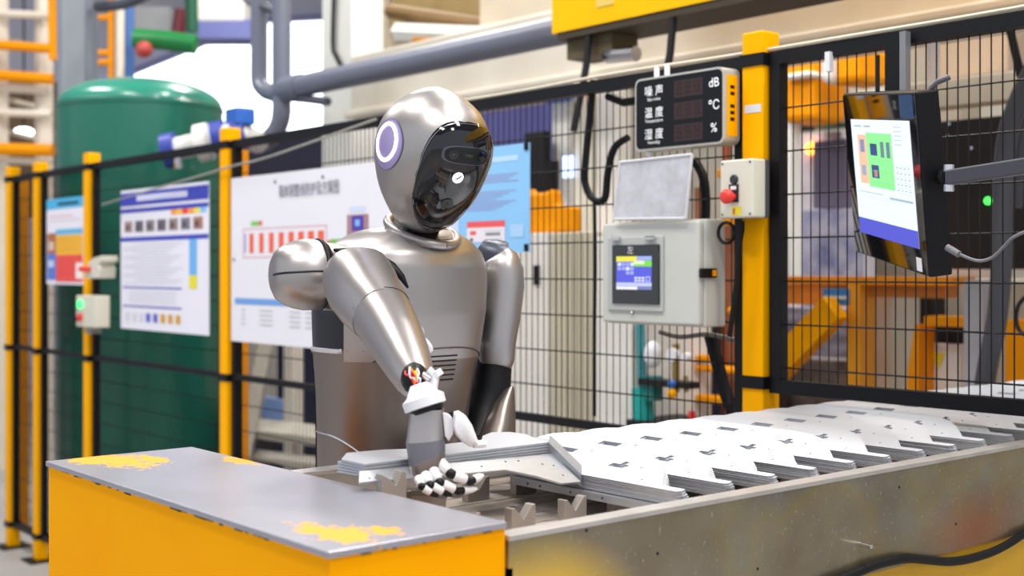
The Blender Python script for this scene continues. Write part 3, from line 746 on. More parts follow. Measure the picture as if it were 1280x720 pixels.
# ---------------------------------------------------------------- notices on the fence
def board(name, label, cat, px0, px1, yt, yb, Y, th, m, lst, dz=0.0):
    """a sheet parallel to the fence; yt, yb are the rows of its left edge"""
    A = atY(px0, yt, Y); B = atY(px1, yt, Y); C = atY(px0, yb, Y)
    x0, x1, z0, z1 = A.x, B.x, C.z, A.z; w = x1 - x0; h = z1 - z0
    t = thing(name, label, cat, ((x0 + x1) / 2, Y, z0))
    MB().box(x0, x1, Y, Y + th, z0, z1).build('sheet', m, t)
    M = FM(x0, Y, z0)
    if lst: rects('print', M, w, h, lst, t, z0=.0008)
    return t, M, w, h
PAPER = mat('white_paper', '#eceaf6', .5, 0, var=.02)
BL = '#3b45b8'
L2 = [(0, .02, 1, .115, BL), (.2, .045, .78, .085, '#d8daf4'), (0, .135, 1, .165, BL)]
for k, c in enumerate(('#f59a3a', '#f7c23a', '#f03a34', '#f7a63a', '#f3e23a', '#7fc4f4')): L2.append((.6 + k * .063, .165, .66 + k * .063, .2, c))
for k, c in enumerate(('#a98d88', '#6b6670', '#8b7f84', '#6f6672', '#9a8478', '#7f7a86', '#a97a66')): L2 += [(.05 + k * .132, .225, .15 + k * .132, .305, c), (.07 + k * .132, .25, .11 + k * .132, .29, '#4c4654')]
L2 += [(0, .34, 1, .37, BL), (.80, .37, .88, .61, '#6db4f0'), (.80, .61, .88, .70, '#e8e02a')]
for k in range(14): L2.append((.04 if k % 3 else .2, .39 + k * .021, .72 - .05 * (k % 4), .395 + k * .021, '#cfd0da'))
L2 += [(.03, .695, .72, .705, BL), (.03, .83, .72, .84, BL)]
for k in range(6): L2.append((.1, .725 + k * .016, .66, .729 + k * .016, '#d6d7e0'))
for k, c in enumerate(('#d9d9e2', '#d9d9e2', '#d9d9e2', '#5a63c8', '#5a63c8', '#d8a22c', '#d8a22c', '#d8a22c')): L2.append((.06 + k * .085, .88, .11 + k * .085, .94, c))
L2 += [(.02, .375, .022, .69, '#c9c9d4'), (.18, .375, .182, .69, '#c9c9d4')]
t, M, w, h = board('notice_sheet', 'white and blue notice with a row of small photos on the fence', 'poster', 151, 261, 239, 410, YF - .022, .003, PAPER, L2)
L1 = [(0, .0, 1, .12, '#48b4e2'), (.3, .045, .85, .085, '#1f3c58'), (.08, .2, .7, .215, '#e9b8b4'), (.08, .25, .9, .262, '#e9c8c4'), (.25, .36, .95, .42, '#62b8e0'), (.02, .40, .26, .64, '#b06a44'), (.06, .5, .2, .6, '#d8c4b4'),
      (.02, .64, .26, .95, '#5a7ad0'), (.05, .72, .2, .8, '#c8d4f0'), (.26, .43, .95, .66, '#f3b42c'), (.26, .66, .95, .97, '#ee5048'), (.78, .75, .95, .93, '#f4f0ee')]
for k in range(4): L1.append((.32, .46 + k * .045, .8, .465 + k * .045, '#c48a1c'))
for k in range(5): L1.append((.32, .70 + k * .045, .72, .705 + k * .045, '#c83a36'))
board('notice_sheet', 'small notice with orange and red blocks between yellow posts', 'poster', 58.5, 106, 250, 355, YF - .022, .003, PAPER, L1)
WB = mat('white_board', '#e9e8f0', .4, 0, var=.02)
t, M, w, h = board('plan_board', 'large white plan board with red bars drawn on it, on fence', 'board', 289, 520, 223, 426, YF - .024, .006, WB, None)
_x0 = (M @ Vector((0, 0, 0))).x; _z0 = (M @ Vector((0, 0, 0))).z
def bp(x0, y0, x1, y1, c):
    q = atY(x0, y0, YF - .024); r = atY(x1, y1, YF - .024); return ((q.x - _x0) / w, 1 - (q.z - _z0) / h, (r.x - _x0) / w, 1 - (r.z - _z0) / h, c)
_zl = lambda px, z: HY - (z - H) * FPX / ((atY(px, 336, YF - .024) - CAMP).dot(FWD))
def brow(x0, x1, va, vb, c): return ((atY(x0, 336, YF - .024).x - _x0) / w, va, (atY(x1, 336, YF - .024).x - _x0) / w, vb, c)
LW = [brow(304, 409, .315, .321, '#e6a8ae'), brow(304, 409, .485, .491, '#e6a8ae'), brow(304, 305, .315, .491, '#e6a8ae'), brow(408, 409, .315, .491, '#e6a8ae'), brow(306, 307.6, .345, .46, '#8d9ae0'), brow(314, 324, .272, .30, '#7cc860'), brow(324, 328, .272, .30, '#e06060'),
      brow(413, 427, .395, .425, '#6cc040'), brow(409.5, 413, .40, .42, '#e06060'), brow(437, 457, .225, .255, '#cfdcf4'), brow(434, 461, .268, .42, '#a98086'), brow(440, 455, .275, .355, '#4a3aa8'), brow(444, 450, .295, .33, '#86b4f0'), brow(441, 446, .375, .395, '#d8d0d8'), brow(294, 405, .735, .772, '#6ea0e0')]
for k in range(8): LW.append(brow(312 + k * 12.2, 317 + k * 12.6, .345, .462, '#f0654a'))
for c, x in ((0, 302), (1, 325), (2, 362), (3, 382)):
    for r in range(4): LW.append(brow(x, x + (5, 16, 14, 14)[c], .80 + .028 * r, .808 + .028 * r, '#c4c4ce'))
rects('print', M, w, h, LW, t, z0=.0008)
_tx = (atY(386, 336, YF - .024).x - _x0)
text('箱体钢整线防护及方案图', M @ Matrix.Translation((_tx, .885 * h, .004)), .050, flat('#55556a'), t, sx=.72)
for u, v in ((.28, .95), (.55, .95), (.55, .03), (.02, .5)):
    p = M @ Vector((u * w, v * h, 0)); MB().cyl(p, p + Vector((0, -.003, 0)), .006, n=10).build('screw', mat('screw_grey', '#77777f', .4, .6), t)
BLUEP = mat('light_blue_sheet', '#8cc6f4', .45, 0, var=.03)
LB = [(.55, .10, .9, .15, '#b8dcfa'), (.2, .10, .45, .15, '#b8dcfa')]
for k in range(4): LB.append((.42, .265 + k * .022, .9 - .04 * (k % 3), .272 + k * .022, '#a498c8'))
for k in range(8): LB.append((.42, .42 + k * .024, .88 - .06 * (k % 4), .427 + k * .024, '#a498c8'))
LB += [(.12, .63, .34, .86, '#c6dcf6'), (.42, .70, .78, .76, '#ea5a60'), (.42, .76, .78, .90, '#e6e2ea'), (.45, .79, .51, .83, '#ea5a60'), (.45, .86, .48, .89, '#4a4656'), (.6, .81, .74, .84, '#8a8890'), (.58, .79, .76, .795, '#b8b6be'), (.58, .87, .76, .875, '#b8b6be'), (.83, .74, .95, .86, '#a8d0f6')]
A = atY(662, 178, YF - .022); C = atY(662, 315, YF - .022); B = atY(533, 300, YF - .022)
t = thing('notice_sheet', 'light blue notice with red heading strip on the fence behind the robot', 'poster', (A.x, YF - .022, C.z))
MB().box(B.x, A.x, YF - .022, YF - .019, C.z, A.z).build('sheet', BLUEP, t)
rects('print', FM(B.x, YF - .022, C.z), A.x - B.x, A.z - C.z, LB, t, z0=.0008)
for xx, zz_ in ((A.x - .012, A.z - .01), (A.x - .012, C.z + .012)):
    MB().box(xx - .007, xx + .007, YF - .026, YF - .022, zz_ - .01, zz_ + .01).build('clip', BLKM, t)

# ---------------------------------------------------------------- LED environment display
Yd = YF - .075
A = atY(794, 100, Yd); B = atY(905, 86, Yd); C = atY(793, 190, Yd)
x0, x1, z0, z1 = A.x, B.x, C.z, A.z; w = x1 - x0; h = z1 - z0
t = thing('noise_and_climate_display', 'black wall display with dB, degree and percent signs hung on the fence', 'display', ((x0 + x1) / 2, Yd, z0))
def rrect(w, h, r, n=5):
    o = []
    for cx, cy, a in ((w - r, r, -PI / 2), (w - r, h - r, 0), (r, h - r, PI / 2), (r, r, PI)): o += arc(cx, cy, r, a, a + PI / 2, n)
    return o
M = FM(x0, Yd, z0)
MB().prism(rrect(w, h, .016), M, -.055, 0).build('case', mat('display_case_silver', '#c9c6be', .35, .3), t, smooth=True, ang=30)
MB().prism(rrect(w - .010, h - .010, .013), M @ Matrix.Translation((.005, .005, 0)), 0, .0015).build('front_panel', mat('display_black', '#0d0e14', .4, spec=.25), t)
b = MB().prism([(0.01, .018), (.045, .018), (.045, h - .018), (.01, h - .018)], frame((x1 + .0004, Yd, z0), (0, 1, 0), (0, 0, 1)), 0, .001); b.build('side_label', YEL, t)
for k in range(5):
    z = z0 + h * (.30 + .085 * k + (.08 if k > 2 else 0)); MB().box(x1 + .0013, x1 + .002, Yd + .02, Yd + .034, z, z + h * .045).build('side_socket', BLACKP, t)
TW = emit('display_white', '#f2f2f4', .35)
for k, (cn, en, un) in enumerate((('噪 声', 'Site noise', 'dB'), ('温 度', 'Temperature', '℃'), ('湿 度', 'Humidity', '%'))):
    v = h * (.80 - .295 * k)
    text(cn, M @ Matrix.Translation((w * .23, v, .0022)), h * .155, TW, t)
    text(en, M @ Matrix.Translation((w * .23, v - h * .105, .0022)), h * .062, TW, t)
    o = text(un, M @ Matrix.Translation((w * .90, v - h * .0, .0022)), h * .17, TW, t)
    rects('led_window', M, w, h, [(.46, .10 + .295 * k, .78, .33 + .295 * k, '#2a1416')], t, z0=.0018)
    b = MB()
    for d in range(3):
        ux = w * (.49 + .1 * d)
        for (ax, ay, bx, by) in ((0, 0, .06, .01), (0, .07, .06, .08), (0, .14, .06, .15), (0, 0, .01, .15), (.05, 0, .06, .15)):
            M2 = M @ Matrix.Translation((ux, v - h * .08, .0024)); b.add([M2 @ Vector((q[0] * h * 1.2, q[1] * h, 0)) for q in ((ax, ay), (bx, ay), (bx, by), (ax, by))], [(0, 1, 2, 3)])
    b.build('led_segments', mat('led_off_red', '#3a191a', .5), t)
for k in (0, 1):
    p = atY(821 + 13 * k, 92 - 3 * k, Yd + .02); MB().tube([p - Vector((0, 0, .03)), p + Vector((0, 0, .012)), p + Vector((0, 0, .016))], [.0065, .0065, .003], 10).build('antenna', WHITEP, t, smooth=True)
p = atY(812, 192, Yd + .02); MB().ball(p, .01).build('foot_knob', WHITEP, t, smooth=True)

# ---------------------------------------------------------------- control cabinet with touch panel
Yc = YF - .11
A = atY(752, 278, Yc); B = atY(874, 270, Yc); C = atY(753, 404, Yc)
x0, x1, z0, z1 = A.x, B.x, C.z, A.z; w = x1 - x0; h = z1 - z0
t = thing('control_cabinet', 'light grey control cabinet with a small touch panel on the fence', 'control box', ((x0 + x1) / 2, YF - .05, z0))
CAB = mat('cabinet_grey', '#cbccc6', .42, 0, var=.05, scale=10)
MB().box(x0, x1, Yc + .02, YF - .018, z0, z1).build('body', CAB, t, bevel=.004)
MB().box(x0 + .002, x1 - .002, Yc, Yc + .019, z0 + .004, z1 - .004).build('door', CAB, t, bevel=.005)
M = FM(x0, Yc, z0)
pu0, pu1, pv0, pv1 = .13, .60, .20, .80
b = MB().box(w * .08, w * .66, h * .13, h * .85, 0, .006, M); b.build('window_frame', mat('frame_grey', '#b9bcb9', .35), t, bevel=.003)
pan = MB().box(w * .145, w * .635, h * .20, h * .77, .005, .010, M).build('touch_panel', BLACKG, t, bevel=.0015)
ms = lambda c: lit(c, .95)
S0 = M @ Matrix.Translation((w * .195, h * .34, .0104)); sw, sh = w * .37, h * .32
SL = [(0, 0, 1, 1, '#5a5ee0'), (0, 0, .58, .16, '#f2ea4a'), (.58, 0, 1, .12, '#a6b4f4'), (.5, .13, 1, .31, '#7fe04a'), (.5, .13, .8, .24, '#e8f4c8'), (0, .79, 1, .9, '#c6d0f6'), (0, .91, .6, 1, '#f4f4fa'), (.6, .91, 1, 1, '#7f84c0')]
for r in range(3):
    for c in range(4):
        if r == 2 and c < 2: continue
        SL.append((.04 + c * .12, .19 + r * .13, .14 + c * .12, .29 + r * .13, '#a4b0f0' if (r + c) % 3 else '#e4eafc'))
for r in range(2):
    for c in range(3): SL.append((.52 + c * .1, .62 + r * .085, .60 + c * .1, .68 + r * .085, '#dfe4fb'))
SL += [(.84, .60, .96, .77, '#c2caf6'), (.865, .63, .935, .74, '#5a5ee0')]
rects('screen', S0, sw, sh, SL, pan, z0=.0, matf=ms)
text('左', M @ Matrix.Translation((w * .345, h * .715, .0106)), h * .085, flat('#e8e8ee'), pan)
for u in (.19, .55):
    p = M @ Vector((w * u, h * .83, .006)); MB().tube([p + Vector((-.014, -.004, 0)), p + Vector((.014, -.004, 0))], .006, 10).build('hinge', CHROME, t, smooth=True)
MB().ball(M @ Vector((w * .34, h * .115, .004)), .004).build('catch', CHROME, t, smooth=True)
p = Vector((x1, Yc + .02, z0 + h * .50)); b = MB().box(x1, x1 + .010, Yc - .002, Yc + .052, p.z - .011, p.z + .011); la_ = b.build('latch', BLACKP, t, bevel=.003)
MB().box(x1 + .010, x1 + .012, Yc + .034, Yc + .046, p.z - .007, p.z + .007).build('latch_key', YEL2, la_)
# lifted clear cover
pc = [atY(x, y, Yc - .012) for x, y in ((767, 274), (857, 273), (865, 193), (775, 203))]
def m_clear():
    m = bpy.data.materials.new('scratched_clear_plastic'); m.use_nodes = True; N = m.node_tree.nodes; L = m.node_tree.links; bs = N['Principled BSDF']
    bs.inputs['Base Color'].default_value = lin('#d4d6de'); bs.inputs['Roughness'].default_value = .35
    tc = N.new('ShaderNodeTexCoord'); n = N.new('ShaderNodeTexNoise'); n.inputs['Scale'].default_value = 22; n.inputs['Detail'].default_value = 6
    L.new(tc.outputs['Object'], n.inputs['Vector'])
    r = N.new('ShaderNodeMapRange'); r.inputs[1].default_value = .3; r.inputs[2].default_value = .7; r.inputs[3].default_value = .45; r.inputs[4].default_value = .85
    L.new(n.outputs['Fac'], r.inputs[0]); L.new(r.outputs[0], bs.inputs['Alpha']); return m
CLR = m_clear()
b = MB(); b.add([q for q in pc] + [q + Vector((0, .004, 0)) for q in pc], [(0, 1, 2, 3), (7, 6, 5, 4), (0, 4, 5, 1), (1, 5, 6, 2), (2, 6, 7, 3), (3, 7, 4, 0)])
lid = b.build('clear_cover', CLR, t)
b = MB()
for i in range(4): b.cyl(pc[i], pc[(i + 1) % 4], .0035, n=8)
b.build('cover_rim', mat('cover_rim_grey', '#d6d6dc', .35), lid)

# ---------------------------------------------------------------- emergency stop box on the right post
Ye = YF - PW - .062
A = atY(900, 201, Ye); B = atY(941, 201, Ye); C = atY(901, 273, Ye)
x0, x1, z0, z1 = A.x, B.x, C.z, A.z; w = x1 - x0; h = z1 - z0
t = thing('emergency_stop_box', 'cream push button box with red mushroom stop button on yellow post', 'switch box', ((x0 + x1) / 2, Ye + .03, z0))
MB().box(x0, x1, Ye, Ye + .045, z0, z1).build('cover', CREAM, t, bevel=.004)
MB().box(x0, x1, Ye + .045, Ye + .060, z0, z1).build('base', mat('base_grey', '#4a4d55', .5), t, bevel=.003)
M = FM(x0, Ye, z0)
p = M @ Vector((w * .45, h * .66, 0)); MB().lathe([(0, .0105), (.004, .0105), (.006, .009)], p, (0, -1, 0), 24).build('black_button', mat('button_black', '#2b2d36', .4), t, smooth=True)
p = M @ Vector((w * .44, h * .36, 0)); MB().box(p.x - .013, p.x + .013, Ye - .003, Ye, p.z - .012, p.z + .028).build('legend_plate', mat('legend_black', '#26272d', .4), t)
MB().box(p.x - .008, p.x + .008, Ye - .0036, Ye - .003, p.z + .016, p.z + .024).build('legend_strip', WHITEP, t)
MB().lathe([(0, .008), (.016, .008), (.017, .0155), (.026, .0165), (.031, .013), (.033, .006)], p, (-.1, -1, 0), 28).build('stop_button', mat('stop_red', '#e8382e', .35), t, smooth=True, ang=50)
MB().box(p.x - .006, p.x + .020, Ye - .001, Ye, z0 + .006, z0 + h * .19).build('warning_label', mat('label_yellow', '#f2dc1e', .5), t)
MB().box(p.x - .003, p.x + .003, Ye - .0014, Ye - .001, z0 + .008, z0 + h * .16).build('warning_mark', mat('warn_orange', '#d8781e', .5), t)
for u, v in ((.08, .06), (.92, .06), (.08, .94), (.92, .94)):
    q = M @ Vector((u * w, v * h, 0)); MB().cyl(q, q + Vector((0, -.001, 0)), .003, n=8).build('screw', mat('screw_grey', '#77777f', .4, .6), t)
p = atY(925, 276, Ye + .03); MB().tube([p, p - Vector((0, 0, .02)), p - Vector((.004, 0, .06)), p - Vector((.01, .0, .14)), p - Vector((.03, .0, .26))], [.011, .011, .007, .006, .006], 10).build('cable_tail', RUBBER, t, smooth=True)
# loop of black cable beside the box
lp_ = [atY(908 + 10 * math.cos(a), 291 + 13 * math.sin(a), YF - .06) for a in [PI * 2 * k / 16 for k in range(17)]]
tag(MB().tube(lp_, .004, 6).build('cable_loop', RUBBER, smooth=True), 'small loop of black cable under the emergency stop box', 'cable')
q = atY(931, 142, YF - PW - .0005); b = MB().box(q.x, q.x + .046, YF - PW - .0012, YF - PW, q.z, q.z + .018)
tag(b.build('post_sticker', mat('sticker_pale', '#d8dce4', .5)), 'small pale sticker on the yellow post above the stop box', 'sticker')

# ---------------------------------------------------------------- switch box and sensor on the left post
Ye = YF - PW - .07
A = atY(95, 369, Ye); B = atY(117, 369, Ye); C = atY(96, 408, Ye)
x0, x1, z0, z1 = A.x, A.x + .215, C.z, A.z; h = z1 - z0
t = thing('switch_box', 'beige switch box with green lamp and red button on yellow post', 'switch box', ((x0 + x1) / 2, Ye + .03, z0))
MB().box(x0, x1, Ye, YF - PW, z0, z1).build('case', CREAM, t, bevel=.004)
for v, c, e in ((.72, '#3ce870', 2.0), (.3, '#e8382e', 0)):
    p = Vector((x0 + .06, Ye, z0 + h * v)); MB().lathe([(0, .018), (.012, .018), (.016, .012)], p, (0, -1, 0), 20).build('green_lamp' if e else 'red_button', emit('lamp_green', c, e) if e else mat('stop_red', '#e8382e', .35), t, smooth=True)
for v in (.72, .25):
    p = Vector((x0 + .012, Ye, z0 + h * v)); MB().cyl(p, p + Vector((0, -.02, 0)), .009, n=12).build('selector', BLACKP, t)
MB().box(x0 + .05, x0 + .12, Ye + .02, YF - PW, z0 - .03, z0).build('cable_gland', mat('gland_grey', '#8f8f8a', .5), t)
A = atY(116, 322, YF - PW - .03); C = atY(116, 345, YF - PW - .03)
t = thing('safety_sensor', 'small beige sensor with red tip on the post above the switch box', 'sensor', (A.x + .05, YF - PW - .03, C.z))
MB().prism([(-.04, 0), (.12, 0), (.13, .04), (.11, .06), (.15, .075), (.15, .10), (.05, .09), (.0, .07)], FM(A.x + .01, YF - PW - .055, C.z - .01), -.075, 0).build('case', CREAM, t, bevel=.003)
MB().cyl(Vector((A.x + .04, YF - PW - .055, C.z + .03)), Vector((A.x - .03, YF - PW - .075, C.z + .032)), .012, n=12).build('red_tip', mat('stop_red', '#e8382e', .35), t, smooth=True)

# ---------------------------------------------------------------- tilted monitor on its arm
mc = [atD(1050, 118, 2.58), atD(1147, 114, 2.185), atD(1160, 348, 2.225), atD(1073, 315, 2.62)]   # TL TR BR BL
u_ = ((mc[1] - mc[0]) + (mc[2] - mc[3])) / 2; v_ = ((mc[0] - mc[3]) + (mc[1] - mc[2])) / 2
mw, mh = u_.length, v_.length; ux_ = u_.normalized(); n_ = ux_.cross(v_.normalized()).normalized(); vy_ = n_.cross(ux_).normalized()
ctr = sum(mc, Vector()) / 4
if n_.dot(CAMP - ctr) < 0: raise SystemExit('monitor normal')
M = frame(ctr - ux_ * mw / 2 - vy_ * mh / 2, ux_, vy_)
t = thing('monitor', 'tilted black flat monitor showing a pale screen on a swing arm', 'monitor', ctr - Vector((0, 0, mh / 2)))
MB().box(0, mw, 0, mh, -.042, 0, M).build('housing', mat('monitor_black', '#0a0a0e', .45, spec=.25), t, bevel=.004)
MB().box(.004, mw - .004, .004, mh - .004, 0, .0012, M).build('glass', BLACKG, t)
MB().box(mw * .12, mw * .88, mh * .1, mh * .9, -.062, -.042, M).build('rear_cover', BLKM, t, bevel=.004)
MB().box(mw - .055, mw - .03, mh * .02, mh * .095, .0012, .0018, M).build('corner_label', WHITEP, t)
b = MB().box(mw * .80, mw * .965, mh * .86, mh * .985, .0012, .0015, M); b.build('corner_film', mat('blue_film', '#164a78', .2), t)
S0 = M @ Matrix.Translation((mw * .11, mh * .145, .0018)); sw, sh = mw * .80, mh * .70
SM = [(0, 0, 1, 1, '#dcecfb'), (0, .86, 1, 1, '#4a50c4'), (.10, .13, .27, .55, '#efb89a'), (.26, .11, .70, .57, '#86e88e'),
      (.14, .17, .22, .28, '#7a86b0'), (.32, .20, .44, .30, '#27407c'), (.50, .18, .56, .31, '#5f7a8c'), (.60, .18, .66, .31, '#5f7a8c'), (.14, .39, .22, .48, '#8aa2b8'), (.32, .38, .45, .49, '#2a3f80'), (.36, .42, .42, .48, '#b07a7a')]
for k in range(3): SM.append((.30, .33 + k * .10, .66, .333 + k * .10, '#5fbf6a'))
for k in range(5): SM += [(.74, .05 + .035 * k, .86, .056 + .035 * k, '#9fb0c4')]
for r in range(6): SM.append((.74, .36 + .045 * r, .97, .363 + .045 * r, '#a9bacc'))
for r in range(5):
    for c in range(4): SM.append((.745 + .06 * c, .375 + .045 * r, .775 + .06 * c, .383 + .045 * r, '#8fa0b6'))
SM += [(.06, .05, .2, .062, '#8fa0b6'), (.24, .05, .36, .062, '#8fa0b6'), (.06, .62, .5, .626, '#8fa0b6'), (.06, .66, .7, .664, '#b9c8d8'), (.6, .63, .97, .65, '#9fb0c4')]
rects('screen', S0, sw, sh, SM, t, z0=0, matf=lambda c: lit(c, 1.15))
back = M @ Vector((mw * .72, mh * .52, -.062))
e1 = atD(1186, 222, 2.16) ; e2 = atD(1300, 205, 1.98)
b = MB(); arm_d = (e2 - e1).normalized()
Ma = frame(e1, arm_d, (0, 0, 1)); Ma = frame(e1, arm_d, Ma.col[2].xyz.cross(arm_d) * 1)
b.box(0, .42, -.013, .013, -.01, .01, Ma); b.build('swing_arm', mat('arm_grey', '#4a4a54', .4, .3), t, bevel=.003)
MB().cyl(back, e1, .014, n=14).build('arm_mount', BLKM, t, smooth=True)
for dz in (-.018, .016): MB().cyl(e1 + Vector((0, 0, dz - .006)), e1 + Vector((0, 0, dz + .006)), .009, n=12).build('pivot', CHROME, t, smooth=True)
up = atY(1118, 45, YF - .03); dn = atY(1118, 150, YF - .03)
MB().box(up.x - .016, up.x + .016, YF - .04, YF - .016, dn.z - .12, up.z).build('hanger_bar', BLKM, t)
MB().box(up.x + .018, up.x + .032, YF - .04, YF - .022, dn.z - .12, up.z + .005).build('hanger_rail', mat('rail_grey', '#8d8d92', .4, .5), t)
ant = atD(1097, 118, 2.42); MB().cyl(ant, ant + Vector((0, 0, .075)), .0045, n=8).build('antenna', BLACKP, t, smooth=True)
kn = M @ Vector((mw * .97, mh, -.03)); MB().tube([kn, kn + Vector((.01, .006, .012)), kn + Vector((.03, .015, .02))], .005, 8).build('top_lever', mat('arm_grey', '#4a4a54'), t, smooth=True)
pg = atD(1184, 309, 2.17)
cable = [pg, atD(1200, 318, 2.15), atD(1222, 326, 2.13), atD(1240, 322, 2.11), atD(1255, 308, 2.09), atD(1268, 296, 2.07), atD(1300, 282, 2.03)]
MB().tube(cable, .0028, 8).build('power_cable', mat('cable_grey', '#6f6f76', .5), t, smooth=True)
MB().tube([pg, atD(1199, 318, 2.15)], .006, 10).build('cable_plug', mat('cable_grey', '#6f6f76'), t, smooth=True)

# ================================================================ BEHIND THE FENCE
def xz(px0, px1, y0, y1, Y):
    """X and Z range of a fence-parallel face at depth Y that covers these pixel columns and rows"""
    A = atY(px0, 336, Y); B = atY(px1, 336, Y); c = (px0 + px1) / 2
    return A.x, B.x, atY(c, y1, Y).z, atY(c, y0, Y).z
def bgbox(b, px0, px1, y0, y1, Y, d):
    x0, x1, z0, z1 = xz(px0, px1, y0, y1, Y); return b.box(x0, x1, Y, Y + d, max(z0, 0), z1)
def bgsolo(name, label, cat, m, px0, px1, y0, y1, Y, d, group=None, bevel=.004, ground=False):
    x0, x1, z0, z1 = xz(px0, px1, y0, y1, Y)
    return tag(MB().box(x0, x1, Y, Y + d, 0 if ground else max(0, z0), z1).build(name, m, bevel=bevel), label, cat, group)
# ---- green tank
tc_ = atD(176, 336, 6.7); R_ = 100 * mpp(6.7); tz = H + (336 - 97) * mpp(6.7); ts = H + (336 - 131) * mpp(6.7)
TANK = mat('tank_green', '#006a55', .35, 0, var=.12, scale=2, coat=.3)
t = thing('pressure_tank', 'tall dark green pressure tank with a domed top behind the fence', 'tank', (tc_.x, tc_.y, 0))
MB().lathe([(.0, R_ * .5), (.08, R_ * .92), (.16, R_), (ts - .03, R_)], (tc_.x, tc_.y, 0), (0, 0, 1), 48).build('body', TANK, t, smooth=True)
prof = [(ts - .03, R_ * 1.0)] + [(ts - .012 + (tz - ts) * math.sin(a), R_ * .998 * math.cos(a) ** .93) for a in [PI / 2 * k / 12 for k in range(12)]] + [(tz - .01, R_ * .05)]
MB().lathe(prof, (tc_.x, tc_.y, 0), (0, 0, 1), 48).build('dome', mat('tank_dome_sheen', '#2c8f79', .3, 0, var=.2, scale=2, coat=.4), t, smooth=True)  # dome green lightened to paint in a pale overhead reflection
MB().lathe([(ts - .04, R_ * 1.0), (ts - .035, R_ * 1.012), (ts - .015, R_ * 1.012), (ts - .01, R_)], (tc_.x, tc_.y, 0), (0, 0, 1), 48).build('weld_seam', TANK, t, smooth=True)
# ---- pipe with valves to the right of the tank
t = thing('valve_assembly', 'white and blue flanged valve pipe beside the green tank', 'valve', atD(275, 190, 6.0))
BLU = mat('flange_blue', '#2c3f9e', .4); 
pv = [atD(x, y, d) for x, y, d in ((213, 188, 6.0), (232, 184, 6.0), (255, 178, 5.95), (275, 172, 5.9), (300, 168, 5.85))] + [atY(322, 178, 2.97)]
MB().tube(pv, .055, 14).build('pipe', OFFW, t, smooth=True)
for i, r in ((0, .085), (2, .09), (3, .08), (4, .075)):
    d = (pv[1] - pv[0]).normalized(); MB().cyl(pv[i] - d * .03, pv[i] + d * .03, r, n=16).build('flange', BLU if i != 2 else OFFW, t, smooth=True)
MB().box(pv[4].x - .06, pv[4].x + .06, pv[4].y - .05, pv[4].y + .05, pv[4].z + .04, pv[4].z + .12).build('actuator', mat('actuator_blue', '#2f66c0', .4), t, bevel=.01)
p = atD(223, 203, 5.95); MB().tube([p + Vector((0, 0, .03)), p - Vector((0, 0, .03))], .02, 8).build('drain', CHROME, t, smooth=True)
# ---- steel columns and ducts at the left
bgcol = mat('grey_column', '#8b919b', .45, .1)
p0 = atD(79, 336, 7.6)
b = MB(); cw = 11 * mpp(7.6)
fx_ = RGT; 
b.box(p0.x - cw * 1.0, p0.x + cw * .9, p0.y - .02, p0.y + .12, 0, 4.2); tag(b.build('steel_column', bgcol, bevel=.01), 'pale grey steel column left of the green tank', 'column')
p0 = atD(108, 336, 8.0)
t = thing('ventilation_duct', 'thick grey vertical duct with elbow rising behind the green tank', 'duct', (p0.x, p0.y, 0))
MB().cyl((p0.x, p0.y, 0), (p0.x, p0.y, 4.0), 14 * mpp(8), n=24).build('riser', mat('duct_grey', '#7b828e', .45, .1), t, smooth=True)
MB().tube([atD(122, 8, 7.9), atD(140, 7, 7.8), atD(160, 3, 7.7), atD(185, -8, 7.6)], .035, 12).build('branch_pipe', mat('pipe_dark', '#4c4f5a', .4), t, smooth=True)
tie = atD(94, 64, 7.8); MB().ball(tie, .045).build('yellow_clamp', YEL, t, smooth=True)
# ---- stair platform at the far left
t = thing('stair_platform', 'cream steel platform frame with yellow handrails at the far wall', 'platform', (atD(30, 336, 9.2).x, atD(30, 336, 9.2).y, 0))
CRS = mat('cream_steel', '#e6dccb', .5)
for px, w_ in ((55, 8), (0, 6), (-50, 8)):
    p = atD(px, 336, 9.2); MB().box(p.x - w_ * mpp(9.2), p.x + w_ * mpp(9.2), p.y - .05, p.y + .05, 0, 4.4).build('column', CRS, t)
for y, y2, w_ in ((14, 20, .03), (105, 113, .035), (138, 143, .03), (197, 203, .025)):
    MB().tube([atD(-60, y, 9.1), atD(64, y2, 9.1)], w_, 8).build('crossbar', CRS, t)
for y, y2, w_ in ((52, 61, .035), (90, 99, .04), (185, 188, .045)):
    MB().tube([atD(-60, y, 9.0), atD(66, y2, 9.0)], w_, 8).build('handrail', YEL2, t)
MB().tube([atD(65, -5, 9.0), atD(66, 75, 9.0)], .03, 8).build('rail_post', YEL2, t)
for y in (45, 120, 160): MB().tube([atD(-50, y - 10, 9.3), atD(48, y + 14, 9.35)], .02, 6).build('brace', CRS, t)
bgb = MB(); A = atD(-60, 336, 10.4); B = atD(50, 336, 10.4)
bgsolo2 = bgb.add([Vector((A.x, A.y, 1.9)), Vector((B.x, B.y, 1.9)), Vector((B.x, B.y, 3.05)), Vector((A.x, A.y, 3.05)), Vector((A.x - .3, A.y + .3, 1.9)), Vector((B.x - .3, B.y + .3, 1.9)), Vector((B.x - .3, B.y + .3, 3.05)), Vector((A.x - .3, A.y + .3, 3.05))], [(0, 1, 2, 3), (5, 4, 7, 6), (0, 4, 5, 1), (3, 2, 6, 7), (0, 3, 7, 4), (1, 5, 6, 2)])
tag(bgb.build('storage_shelf', mat('shelf_brown', '#6b543c', .7, 0, var=.4, scale=3)), 'brown shelf bay behind the cream platform', 'shelf')
lp2 = atD(30, 165, 9.9); t = thing('pendant_lamp', 'small round lamp glowing under the cream platform', 'lamp', lp2)
